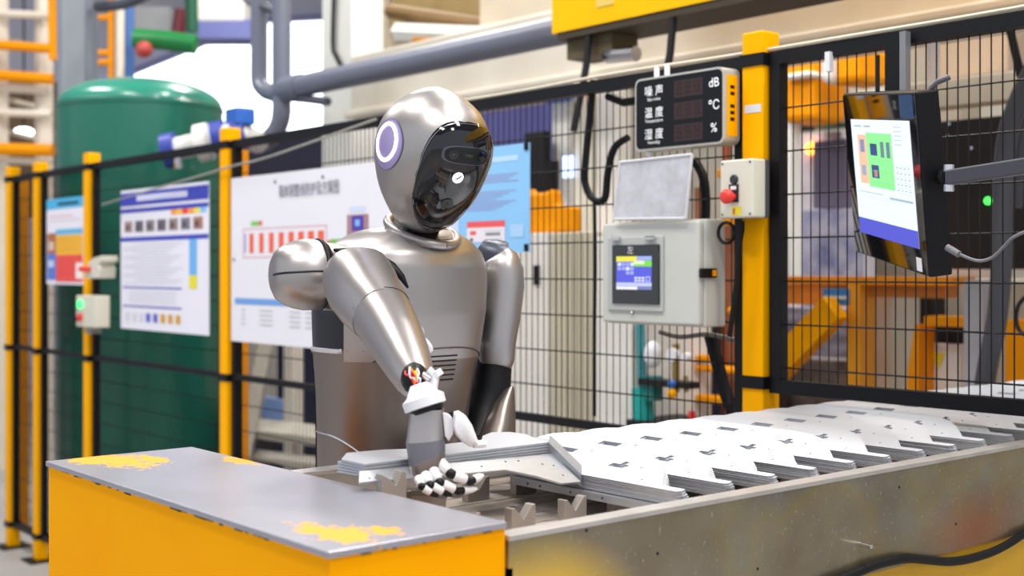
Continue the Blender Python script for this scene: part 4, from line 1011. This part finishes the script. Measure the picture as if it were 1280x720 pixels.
MB().ball(lp2, .075, .075, .035).build('bulb', emit('far_lamp', '#ffffff', 6), t, smooth=True); MB().cyl(lp2, Vector((lp2.x, lp2.y, 8)), .008, n=6).build('cord', BLKM, t)
# ---- yellow and cream posts right of the duct, coloured pipes above the window
t = thing('ladder_frame', 'narrow yellow ladder frame with cream post beside the grey duct', 'ladder', (atD(139, 336, 8.8).x, atD(139, 336, 8.8).y, 0))
for px, m, r in ((139, YEL2, .022), (150, CRS, .03)):
    p = atD(px, 336, 8.8); MB().cyl((p.x, p.y, 0), (p.x, p.y, 4.2), r, n=10).build('post', m, t)
for y in (22, 66, 78): MB().tube([atD(122, y, 8.8), atD(142, y, 8.8)], .022, 8).build('rung', YEL2, t)
GP = mat('pipe_green', '#17803f', .4); DG = mat('pipe_dark_green', '#0d5a3c', .4)
tag(MB().tube([atD(168, 48, 8.9), atD(200, 50, 8.9), atD(245, 56, 8.9)], .07, 14).build('green_pipe', GP, smooth=True), 'thick green horizontal pipe above the bright window', 'pipe')
tag(MB().tube([atD(239, -12, 8.95), atD(240, 40, 8.95)], .045, 12).build('green_pipe', DG, smooth=True), 'dark green vertical pipe dropping to the green pipe', 'pipe')
tag(MB().ball(atD(180, 62, 8.8), .06).build('small_valve', mat('valve_red', '#b8443c', .4)), 'small red valve on the green pipe', 'valve')
tag(MB().tube([atD(160, -40, 9.1), atD(161, 60, 9.1), atD(161, 325, 9.1), atD(161, 585, 9.1)], .04, 10).build('blue_pipe', mat('pipe_blue', '#4a74b8', .4), smooth=True), 'blue vertical pipe beside the cream post', 'pipe')
tag(MB().tube([atD(227, 12, 9.2), atD(222, 44, 9.2)], .05, 10).build('maroon_pipe', mat('pipe_maroon', '#6a2030', .4), smooth=True), 'maroon pipe stub beside the dark green pipe', 'pipe')
for px0, px1, y0, y1, m, nm, lb in ((165, 212, 8, 40, mat('vent_grey', '#8d8f92', .6), 'vent_box', 'grey slatted vent box above the green pipe'), (245, 305, -10, 26, OFFW, 'overhead_cabinet', 'white overhead cabinet beside the dark green pipe'), (246, 320, 24, 48, mat('purple_beam', '#7076b4', .5), 'wall_beam', 'violet grey beam over the bright window')):
    a = atD(px0, y1, 9.6); c = atD(px1, y0, 9.6); d = FWD * .3
    q = [atD(px0, y1, 9.6), atD(px1, y1, 9.6), atD(px1, y0, 9.6), atD(px0, y0, 9.6)]
    tag(MB().add(q + [v + d for v in q], [(0, 1, 2, 3), (7, 6, 5, 4), (0, 4, 5, 1), (1, 5, 6, 2), (2, 6, 7, 3), (3, 7, 4, 0)]).build(nm, m), lb, 'machine')
# ---- grey pipework
YP = 3.05
def py_(px, y): return atY(px, y, YP)
t = thing('grey_pipe_run', 'thick grey pipe run above the fence with two vertical risers', 'pipe', py_(520, 80))
e0 = py_(330, 117); 
main = [py_(x, 117 + (x - 330) * (40 - 117) / (690 - 330) * 1.0) for x in (352, 370)] 
A = py_(366, 110); B = py_(690, 42); B.z = A.z; far = B + (B - A) * .6
MB().tube([py_(352, 116), A, A.lerp(B, .5), B, far], .052, 18).build('horizontal_pipe', GREYPIPE, t, smooth=True)
MB().tube([py_(352, -60), py_(352, 60), py_(352, 116), py_(352, 140), py_(349, 155), py_(342, 168), py_(330, 178)], .046, 16).build('riser', GREYPIPE, t, smooth=True)
MB().tube([py_(324, -60), py_(324, 60), py_(324, 98), py_(327, 108), py_(336, 115), py_(352, 118)], .042, 16).build('riser', GREYPIPE, t, smooth=True)
MB().tube([py_(355, 121), py_(385, 124), py_(410, 127)], .020, 12).build('branch_pipe', mat('pipe_dark', '#4c4f5a'), t, smooth=True)
MB().cyl(A - Vector((.06, 0, 0)), A + Vector((.08, 0, 0)), .06, n=18).build('coupling', GREYPIPE, t, smooth=True)
MB().tube([py_(300, -10), py_(318, 6), py_(330, 8), py_(345, 14)], .022, 10).build('branch_pipe', mat('pipe_dark', '#4c4f5a'), t, smooth=True)
# ---- long off-white beam and steel structure
BEAM = mat('aged_white_beam', '#e2dccf', .55, 0, scale=2.2, col2='#cfc6b4')
zl = H + (336 - 113) * mpp(5.26)
x0b = atY(438, 150, 3.4).x
t = thing('press_beam', 'long aged white machine beam running behind the fence top', 'beam', (-2.5, 3.4, zl))
MB().box(x0b, 1.5, 3.4, 3.75, zl + .02, zl + .30).build('web', BEAM, t, bevel=.01)
MB().box(x0b, 1.5, 3.36, 3.75, zl - .01, zl + .025).build('lower_flange', BEAM, t, bevel=.01)
t = thing('white_column', 'white painted column with a hanging cable left of the robot head', 'column', (atY(420, 336, 3.6).x, 3.6, 0))
x0, x1, z0, z1 = xz(402, 440, -60, 230, 3.6); MB().box(x0, x1, 3.6, 3.8, 0, z1).build('shaft', OFFW, t, bevel=.01)
MB().tube([atY(418, -20, 3.58), atY(416, 55, 3.58), atY(420, 70, 3.58), atY(428, 86, 3.58)], .012, 8).build('cable', RUBBER, t, smooth=True)
TANS = mat('tan_steel', '#b59a62', .6, 0, var=.35, scale=2); TAN2 = mat('pale_tan_steel', '#dccdb4', .6, 0, var=.2, scale=2)
t = thing('gantry_frame', 'tan painted gantry steelwork above the grey pipe', 'gantry', (atY(560, 336, 4.6).x, 4.6, 0))
for px0, px1, y0, y1, Y, d, m in ((440, 466, -80, 130, 4.6, .3, TAN2), (466, 490, -80, 130, 4.9, .2, TANS), (490, 560, -60, 22, 4.7, .3, TANS), (550, 690, -60, 30, 4.6, .3, TANS), (600, 690, -20, 36, 4.4, .15, TAN2), (485, 520, 42, 110, 4.9, .3, OFFW)):
    b = MB(); bgbox(b, px0, px1, y0, y1, Y, d); b.build('girder', m, t)
A = atY(488, 14, 4.5); B = atY(660, 40, 4.5)
MB().cyl(A, B, .045, n=8).build('brace', mat('brace_brown', '#7a5c30', .6), t)
A = atY(498, 40, 4.4); B = atY(620, 46, 4.4); MB().cyl(A, B, .06, n=6).build('tray_arm', OFFW, t)
A = atY(520, 50, 4.38); B = atY(575, 50, 4.38); MB().cyl(A, B, .03, n=6).build('yellow_strip', YEL2, t)
p = atY(470, 336, 4.9)
MB().box(p.x - .1, p.x + .1, 4.92, 5.0, 0, 2.4).build('column', TANS, t)
bgsolo('louvre_wall', 'pale ribbed machine wall behind the plan board', 'machine wall', mat('ribbed_pale', '#c8c2b8', .6, 0, scale=2, col2='#a59c90', stretch=(14, 1, .2)), 300, 660, 150, 330, 5.6, .2, ground=True)
bgsolo('dark_motor_unit', 'dark blue-black machine block above the plan board', 'machine', NAVY, 300, 402, 176, 222, 4.3, .4)
bgsolo('light_bar', 'thin blue-white light bar over the dark machine block', 'lamp', emit('blue_light_bar', '#cfd8ff', 2.5), 345, 402, 165, 170, 4.3, .05)
# ---- yellow overhead crane box
zc = H + (336 - 47) * mpp(4.18); x0c = atY(690, 47, 2.8).x
t = thing('overhead_crane_box', 'bright yellow overhead box beam with a dark lower flange', 'crane beam', (x0c + .8, 2.8, zc))
MB().box(x0c, 1.6, 2.8, 2.97, zc + .012, zc + .6).build('box_beam', mat('crane_yellow', '#ffc000', .45, 0, var=.06, scale=3, spec=.12), t)
MB().box(x0c + .02, 1.6, 2.805, 3.0, zc - .012, zc + .012).build('lower_flange', mat('flange_brown', '#3a2e1c', .6), t)
A = atY(745, 10, 2.797); MB().box(A.x, A.x + .08, 2.797, 2.8, A.z, A.z + .09).build('pale_label', mat('label_gold', '#e8c860', .5), t)
MB().box(x0c + .03, x0c + .24, 2.84, 2.96, zc - .075, zc - .012).build('cable_carrier', mat('carrier_brown', '#5a4c30', .6), t)
MB().cyl((x0c + .2, 2.86, zc - .08), (x0c + .33, 2.86, zc - .09), .025, n=10).build('roller', CHROME, t)
for px, yb in ((717, 105), (822, 90)):
    A = atY(px, 60, 2.75); MB().tube([Vector((A.x, 2.82, zc)), Vector((A.x + .005, 2.8, zc - .12)), Vector((A.x, 2.75, atY(px, yb, 2.75).z - .15))], .012, 8).build('cable', RUBBER, t, smooth=True)
# ---- white pleated cabinet behind the fence
t = thing('pleated_cabinet', 'tall white cabinet with a beige pleated front behind the mesh', 'cabinet', (atY(715, 336, 3.0).x, 3.05, 0))
x0, x1, z0, z1 = xz(600, 684, 292, 560, 3.0); MB().box(x0, x1, 3.0, 3.4, 0, z1).build('white_panel', OFFW, t, bevel=.004); zc0 = z1
x2, x3, _, _ = xz(684, 744, 292, 560, 3.0); PLE = mat('pleat_beige', '#cfc8b2', .6, 0, var=.08)
MB().box(x2, x3, 3.06, 3.4, 0, zc0).build('core', PLE, t)
n = 9
for k in range(n):
    a = x2 + (x3 - x2) * k / n; c = x2 + (x3 - x2) * (k + .7) / n; MB().box(a, c, 3.02, 3.06, 0, zc0).build('pleat', PLE, t, bevel=.006)
x4, x5, _, _ = xz(745, 790, 292, 560, 3.0); MB().box(x4, x5, 3.0, 3.4, 0, zc0 - .02).build('white_panel', OFFW, t, bevel=.004)
A = atY(672, 342, 3.0); MB().box(A.x - .012, A.x + .012, 2.99, 3.0, A.z - .04, A.z + .03).build('handle', BLACKP, t)
# upper machine parts above the cabinet
t = thing('yellow_gearbox', 'rounded amber gearbox on top of the white cabinet', 'gearbox', (atY(685, 290, 3.1).x, 3.1, zc0))
x0, x1, z0, z1 = xz(658, 716, 240, 292, 3.05); 
MB().prism([(0, 0), (x1 - x0, 0), (x1 - x0, .09), ((x1 - x0) * .62, .10), ((x1 - x0) * .55, .16), ((x1 - x0) * .35, z1 - zc0), ((x1 - x0) * .1, z1 - zc0), (0, .17)], FM(x0, 3.05, zc0), -.05, 0).build('housing', YEL2, t, bevel=.012)
MB().cyl((x0 + .06, 3.12, z1), (x0 + .06, 3.12, z1 + .12), .03, n=12).build('motor', BLACKP, t)
WC = [(690, 712, 100, 240, 3.5, OFFW, 'white upright machine rail behind the mesh, beside the blue lit bay'), (716, 738, 100, 292, 3.3, CREAM, 'cream upright machine rail behind the mesh'), (745, 770, 105, 292, 3.31, OFFW, 'white upright machine rail behind the lifted clear cover')]
for px0, px1, y0, y1, Y, m, lb in WC:
    x0, x1, z0, z1 = xz(px0, px1, y0, y1, Y); tag(MB().box(x0, x1, Y, Y + .08, zc0 if Y < 3.4 else 0, z1).build('machine_upright', m, bevel=.004), lb, 'machine rail')
VIO = mat('violet_panel', '#7d7fd0', .5, 0, var=.3, scale=3)
bgsolo('violet_bay_panel', 'violet blue machine bay panel right of the robot head', 'machine', VIO, 600, 716, 105, 245, 3.9, .2, ground=True)
bgsolo('blue_light_window', 'small bright blue-white lit window in the machine bay', 'lamp', emit('blue_lit', '#a8c0ff', 2.0), 702, 714, 195, 222, 3.28, .02)
bgsolo('blue_tray', 'blue plastic tray on the machine bay top', 'tray', mat('blue_plastic', '#2a6ad0', .4), 680, 716, 118, 126, 3.45, .04)
bgsolo('dark_motor', 'dark motor block behind the blue notice edge', 'motor', DARK, 655, 680, 165, 240, 3.42, .04)
tag(MB().ball(atY(728, 112, 3.29), .02).build('signal_lamp', emit('lamp_red', '#ff5a2a', 2)), 'small red-orange signal lamp behind the fence top', 'lamp')
hoses = [([(742, 100), (737, 150), (733, 190), (731, 225), (738, 245), (750, 252), (757, 245), (760, 215), (768, 185), (785, 172)], .012, 'thick black hose loop hanging behind the mesh left of the clear cover'),
         ([(743, 250), (744, 330), (743, 420), (743, 520)], .006, 'thin black hose running down the pleated cabinet'),
         ([(760, 120), (780, 128), (800, 125)], .014, 'dark hose behind the wall display, upper run'),
         ([(868, 200), (880, 225), (882, 270), (876, 330)], .014, 'black cable bundle beside the clear cover')]
for pts, r, lb in hoses:
    tag(MB().tube([atY(x, y, YF + .018 + r) for x, y in pts], r * .8, 8).build('hose', RUBBER, smooth=True), lb, 'hose')
# ---- pneumatic unit under the control cabinet
t = thing('pneumatic_unit', 'teal and white pneumatic filter unit behind the mesh under the cabinet', 'pneumatic unit', (atY(820, 336, 3.0).x, 3.0, 0))
TEAL = mat('teal_paint', '#16a8a0', .4)
def P_(x, y, Y=3.0): return atY(x, y, Y)
MB().cyl(P_(804, 525), P_(803, 485), .036, n=14).build('cylinder', TEAL, t, smooth=True)
MB().cyl(P_(803, 486), P_(800, 405), .016, n=12).build('rod_tube', mat('teal_dark', '#3d8f96', .4), t, smooth=True)
MB().cyl(P_(817, 500), P_(817, 470), .03, n=14).build('cylinder', mat('teal_deep', '#127a7a', .4), t, smooth=True)  # second cylinder in a deeper teal
MB().ball(P_(816, 443), .03, .03, .045).build('filter_bowl', WHITEP, t, smooth=True)
for x, y, r in ((844, 443, .022), (860, 446, .014)): MB().cyl(P_(x, y), P_(x, y) + Vector((0, -.02, 0)), r, n=18).build('gauge', WHITEP, t, smooth=True)
MB().cyl(P_(845, 430), P_(845, 490), .012, n=10).build('stem', mat('brass', '#a08a4a', .35, .7), t)
MB().box(P_(808, 470).x, P_(870, 470).x, 2.96, 3.02, P_(830, 482).z, P_(830, 474).z).build('manifold', DARK, t)
MB().ball(P_(840, 480, 2.95), .014).build('blue_cap', mat('actuator_blue', '#2f66c0'), t)
MB().ball(P_(840, 492, 2.95), .016).build('yellow_cap', YEL, t)
MB().cyl(P_(858, 490), P_(857, 470), .008, n=8).build('brass_fitting', mat('brass', '#a08a4a'), t)
MB().box(P_(796, 520).x, P_(875, 520).x, 2.95, 3.2, 0, P_(830, 527).z).build('stand', DARK, t)
MB().cyl(P_(865, 528), P_(865, 514), .012, n=10).build('red_knob', mat('stop_red', '#e8382e'), t, smooth=True)
bgsolo('dark_machine_bay', 'dark brown machine bay behind the pneumatic unit', 'machine', mat('bay_brown', '#4a342a', .7, 0, var=.5, scale=4), 790, 925, 395, 560, 3.9, .3, ground=True)
t = thing('amber_rail_stand', 'amber barred stand beside the yellow stop box post', 'stand', (atY(895, 500, 3.3).x, 3.3, 0))
for x0_, x1_, y0_, y1_ in ((868, 886, 444, 452), (868, 918, 458, 466), (868, 906, 495, 505), (908, 922, 384, 392), (900, 922, 270, 282), (895, 924, 210, 222)):
    b = MB(); bgbox(b, x0_, x1_, y0_, y1_, 3.3, .06); b.build('bar', YEL2, t, bevel=.008)
for x in (872, 914):
    p = atY(x, 336, 3.4); MB().box(p.x - .015, p.x + .015, 3.4, 3.43, 0, 1.75).build('upright', mat('rust_steel', '#8a5638', .6), t)
bgsolo('blue_bin', 'dark blue bin behind the amber stand', 'bin', NAVY, 870, 888, 453, 478, 3.5, .06, ground=True)
for k, (x, c) in enumerate(((906, '#b8603a'), (917, '#d8cfc6'))):
    bgsolo('machine_upright', ('rust orange' if k == 0 else 'pale grey') + ' upright left of the yellow stop box post', 'machine rail', mat('up_' + c.strip('#'), c, .6), x - 4, x + 5, 180, 500, 3.6, .05, ground=True)
tag(MB().tube([P_(825, 415, YF + .022), P_(850, 421, YF + .022), P_(885, 418, YF + .022), P_(918, 425, YF + .022)], .006, 8).build('air_hose', mat('hose_grey', '#6f6a66', .5), smooth=True), 'grey air hose sagging under the control cabinet', 'hose')
tag(MB().tube([P_(888, 420, YF + .035), P_(896, 450, YF + .035), P_(905, 485, YF + .035), P_(918, 520, YF + .035)], .016, 10).build('hose', RUBBER, smooth=True), 'thick dark corrugated hose behind the mesh beside the yellow stop box post', 'hose')

# ---- right hand bay: yellow frame, robot bases, dark cabinet
t = thing('yellow_machine_frame', 'amber steel machine frame with a diagonal brace behind the tray', 'machine frame', (atY(1040, 420, 3.9).x, 3.9, 0))
YA = 3.9
b = MB(); bgbox(b, 968, 1190, 346, 356, YA, .15); b.build('top_rail', YEL2, t)
b = MB(); bgbox(b, 968, 1070, 356, 381, YA + .02, .12); b.build('header', mat('amber_orange', '#ee9420', .5), t)
b = MB(); bgbox(b, 1070, 1180, 356, 372, YA + .05, .1); b.build('header', mat('amber_brown', '#c47a1c', .5), t)
x0, x1, z0, z1 = xz(1059, 1075, 356, 560, YA); MB().box(x0, x1, YA, YA + .1, 0, z1).build('leg', mat('amber_leg', '#f2a91c', .5), t)
x0, x1, z0, z1 = xz(940, 952, 356, 560, YA); MB().box(x0, x1, YA, YA + .1, 0, z1).build('leg', mat('amber_leg', '#f2a91c', .5), t)
A = atY(958, 478, YA - .03); B = atY(1048, 384, YA - .03)
d_ = (B - A); Md = frame(A, d_, Vector((0, -1, 0)).cross(d_)); L0 = d_.length
MB().box(0, L0, -.05, .05, -.02, .05, Md).build('brace', YEL, t)
bq = atY(1029, 380, YA + .0); bw = atY(1062, 361, YA); MB().box(bq.x, bw.x, YA - .004, YA, bq.z, bw.z).build('blue_sign', mat('sign_blue', '#2f86d2', .4), t)
MB().box(bq.x + .01, bw.x - .01, YA - .006, YA - .004, bq.z + .02, bq.z + .03).build('sign_stripe', WHITEP, t)
bgsolo('scrap_heap', 'dark brown clutter heap under the amber frame', 'clutter', mat('clutter_brown', '#3c302c', .8, 0, col2='#8a7f7c', scale=9), 960, 1062, 448, 560, 4.3, .15, ground=True)
bgsolo('lilac_crate_stack', 'pale lilac crate stack under the diagonal brace', 'crate', mat('crate_lilac', '#a9a2b0', .6, 0, col2='#6e6874', scale=5, stretch=(1, 1, 5)), 975, 1062, 385, 448, 4.5, .3, ground=True)
bgsolo('white_machine_column', 'off-white machine column between the amber leg and wedge', 'column', mat('column_cream', '#dcd4c4', .6, 0, var=.15, scale=2), 1078, 1113, 362, 560, 4.1, .2, ground=True)
bgsolo('dark_bay_panel', 'dark brown panel right of the off-white machine column', 'machine', DARK, 1113, 1165, 362, 560, 4.4, .1, ground=True)
t = thing('robot_base_bracket', 'orange wedge bracket with yellow top plate in the right bay', 'bracket', (atY(1140, 480, 3.8).x, 3.8, 0))
x0, x1, z0, z1 = xz(1124, 1148, 405, 520, 3.8)
MB().prism([(0, 0), (x1 - x0, 0), (x1 - x0, z1), ((x1 - x0) * .8, z1), ((x1 - x0) * .45, z1 - .16)], FM(x0, 3.8, 0), -.1, 0).build('wedge', YEL2, t)
b = MB(); bgbox(b, 1155, 1206, 396, 408, 3.8, .1); b.build('plate', YEL2, t)
bgsolo('white_robot_base', 'white machine base with a yellow hazard triangle in the right bay', 'machine', OFFW, 1155, 1200, 430, 500, 3.9, .2, ground=True)
p = atY(1173, 452, 3.895); tag(MB().prism([(-.025, 0), (.025, 0), (0, -.055)], FM(p.x, 3.896, p.z + .03), 0, .003).build('hazard_sign', mat('label_yellow', '#f2dc1e')), 'small yellow hazard triangle on the white machine base', 'sign')
bgsolo('dark_slot_panel', 'dark slot above the white machine base', 'machine', DARK, 1155, 1206, 408, 431, 3.95, .1)
bgsolo('grey_pole', 'light grey pole in the right bay', 'pole', mat('pole_grey', '#a8a8b0', .5), 1204, 1228, 350, 560, 3.7, .08, ground=True)
bgsolo('orange_wedge_base', 'orange machine foot at the right end of the bay', 'machine', YEL2, 1256, 1300, 400, 530, 3.75, .2, ground=True)
bgsolo('beige_side_panel', 'beige machine panel behind the thick dark hose', 'machine', mat('side_beige', '#cfc4b0', .6, 0, var=.2, scale=2), 1180, 1300, 350, 540, 4.6, .2, ground=True)
tag(MB().tube([atY(x, y, 3.3) for x, y in ((1300, 70), (1272, 130), (1258, 180), (1253, 260), (1252, 330), (1246, 400), (1236, 450), (1226, 510))], .028, 12).build('hose', mat('hose_charcoal', '#3a3a40', .5), smooth=True), 'thick charcoal hose hanging in the right bay', 'hose')
tag(MB().tube([atY(x, y, 3.4) for x, y in ((1310, 90), (1284, 140), (1272, 200), (1268, 260))], .022, 12).build('hose', mat('hose_charcoal', '#3a3a40'), smooth=True), 'second charcoal hose beside the thick hanging hose', 'hose')
tag(MB().tube([atY(x, y, 3.2) for x, y in ((1290, 365), (1274, 380), (1270, 400), (1276, 415), (1290, 420))], .006, 8).build('hose', RUBBER, smooth=True), 'thin black hose loop in front of the orange machine foot', 'hose')
t = thing('dark_press_housing', 'large dark machine housing right of the monitor', 'machine', (atY(1230, 220, 4.0).x, 4.0, .5))
x0, x1, z0, z1 = xz(1160, 1420, 118, 348, 4.0); 
MB().box(x0, x1, 4.08, 4.4, z0 + .03, z1 - .05).build('housing', mat('housing_black', '#150e10', .6, 0, var=.3, scale=2), t)
MB().box(x0 + .9, x1, 4.1, 4.3, 0, z0).build('pedestal', mat('side_beige', '#cfc4b0'), t)
MB().box(x0 - .02, x1, 4.07, 4.4, z0, z0 + .03).build('sill', OFFW, t)
for px, py in ((1185, 170), (1215, 185), (1180, 240), (1187, 155)):
    p = atY(px, py, 4.079); MB().cyl(p, p + Vector((0, -.004, 0)), .005, n=8).build('rivet', CHROME, t)
gl = atY(1235, 251, 4.07); MB().ball(gl, .013).build('green_lamp', emit('lamp_green2', '#3cf04a', 3), t)
bgsolo('cream_guard_strip', 'cream guard strip above the dark machine housing', 'machine', mat('side_beige', '#cfc4b0'), 1120, 1420, 88, 124, 3.95, .1)
bgsolo('beige_machine_top', 'beige machine top behind the upper right mesh', 'machine', mat('beige_top', '#bfa58a', .6, 0, var=.3, scale=3), 1172, 1260, 40, 95, 4.3, .2)
bgsolo('lilac_machine_top', 'lilac grey machine block at the upper right', 'machine', mat('lilac_grey', '#8a86a0', .6, 0, var=.3, scale=3), 1236, 1420, 30, 100, 4.5, .2)
p = atY(1167, 45, 3.5); tag(MB().tube([Vector((p.x, 3.5, atY(1167, 25, 3.5).z)), Vector((p.x, 3.5, atY(1167, 110, 3.5).z))], .018, 14).build('lamp_tube', mat('tube_white', '#f2f0f4', .4), smooth=True), 'white upright tube behind the upper right mesh', 'tube')
tag(MB().tube([atY(1262, 35, 3.3), atY(1268, 60, 3.3), atY(1276, 95, 3.3)], .012, 8).build('hose', RUBBER, smooth=True), 'short black hose at the upper right mesh', 'hose')
# distant orange and white machines seen through the mesh beside the right post
t = thing('orange_robot_arm', 'blurred orange industrial arm with white covers behind the right mesh', 'robot arm', (atY(1020, 300, 4.8).x, 4.8, 0))
for px0, px1, y0, y1, m in ((974, 1018, 68, 152, YEL2), (1036, 1076, 58, 104, YEL2), (1024, 1038, 62, 104, OFFW), (980, 1012, 90, 98, OFFW)):
    b = MB(); bgbox(b, px0, px1, y0, y1, 4.8 if m is YEL2 else 4.75, .25); b.build('segment', m, t, bevel=.03)
b = MB(); x0, x1, z0, z1 = xz(976, 988, 120, 340, 4.82); b.box(x0, x1, 4.82, 4.9, 0, z1); b.build('pedestal', OFFW, t)
bgsolo('cream_machine_head', 'cream machine block under the orange arm', 'machine', CREAM, 1014, 1062, 100, 148, 5.1, .3)
bgsolo('dark_gripper', 'dark block left of the cream machine block', 'machine', DARK, 974, 1014, 130, 165, 5.06, .03)
bgsolo('white_machine_body', 'pale machine body with grey cover in the far right bay', 'machine', mat('pale_body', '#dcd6d4', .6, 0, col2='#b0a8b4', scale=4), 960, 1052, 168, 345, 5.4, .3, ground=True)
bgsolo('lilac_cover', 'dusky lilac cover on the pale machine body', 'machine', mat('dusky_lilac', '#5c5468', .5), 1016, 1056, 175, 260, 5.2, .1)
bgsolo('green_stripe', 'dark green stripe on the far machine', 'machine', DG, 1014, 1052, 150, 160, 5.3, .1)
bgsolo('blue_grey_console', 'blue and grey console low in the far right bay', 'console', mat('console_blue', '#5a6290', .5, 0, col2='#b8b4c0', scale=8), 1002, 1050, 262, 320, 5.1, .2, ground=True)
tag(MB().ball(atY(1014, 185, 5.38), .032).build('signal_lamp', emit('lamp_orange', '#ff8a2a', 9)), 'glowing orange signal lamp seen through the right mesh', 'lamp')
tag(MB().ball(atY(985, 191, 5.39), .04, .025, .022).build('signal_lamp', emit('lamp_white', '#ffffff', 7)), 'small white lamp seen through the mesh next to the right post', 'lamp')
bgsolo('tan_back_cabinet', 'tan grey cabinet behind the monitor hanger', 'cabinet', mat('tan_grey', '#a29683', .6, 0, var=.2, scale=2), 1062, 1200, 40, 345, 5.8, .2, ground=True)
# ---- below the plan board: pale frame with navy cabinet
t = thing('pale_stand_frame', 'pale slanted stand frame under the plan board behind mesh', 'stand', (atY(350, 520, 2.95).x, 2.95, 0))
PAL = mat('pale_frame', '#d8d2c4', .5)
MB().cyl(atY(335, 420, 2.95), atY(303, 590, 2.95), .045, n=4).build('slanted_leg', PAL, t)
for y, r in ((538, .05), (572, .03)):
    MB().cyl(atY(308, y - 4, 3.0), atY(408, y + 8, 3.0), r, n=4).build('crossbar', PAL, t)
for x in (360, 404):
    p = atY(x, 336, 3.0); MB().box(p.x - .04, p.x + .04, 3.0, 3.06, 0, 1.15).build('leg', PAL, t)
bgsolo('navy_cabinet', 'dark navy cabinet standing behind the pale stand frame', 'cabinet', NAVY, 346, 404, 425, 526, 3.3, .3, ground=True)
bgsolo('pale_blue_box', 'pale blue box beside the navy cabinet', 'box', mat('pale_blue', '#8fa8e0', .5), 326, 352, 498, 526, 3.25, .04)
bgsolo('dark_floor_unit', 'dark unit low behind the pale stand frame', 'machine', DARK, 300, 420, 535, 620, 3.6, .3, ground=True)
# second fence line behind : one amber post next to the plan board post
p = atY(301, 336, 2.62); t = thing('fence_post', 'thinner amber post just behind the plan board post', 'fence post', (p.x, 2.62, 0))
MB().box(p.x - .022, p.x + .022, 2.60, 2.644, 0, ZPOST - .02).build('post', YEL2, t)
p = atY(27, 336, 2.5); t = thing('fence_post', 'amber post just behind the farthest fence post', 'fence post', (p.x, 2.5, 0))
MB().box(p.x - .03, p.x + .03, 2.47, 2.53, 0, ZPOST - .03).build('post', YEL2, t)
# ---- lamp housings
for i, (lx, ly) in enumerate(LAMPS):
    t = thing('hall_lamp', 'rectangular ceiling lamp hanging ' + ('in front of the yellow guard box', 'over the monitor', 'in front of the plan board', 'behind the plan board', 'over the far end of the fence', 'behind the green tank', 'over the open floor beside the tray', 'over the orange arm bay, added to brighten it')[i], 'lamp', (lx, ly, 5.19), 'ceiling lamps')
    MB().box(lx - .8, lx + .8, ly - .28, ly + .28, 5.20, 5.3).build('housing', OFFW, t)
    MB().cyl((lx, ly, 5.3), (lx, ly, 8), .01, n=6).build('hanger', BLKM, t)
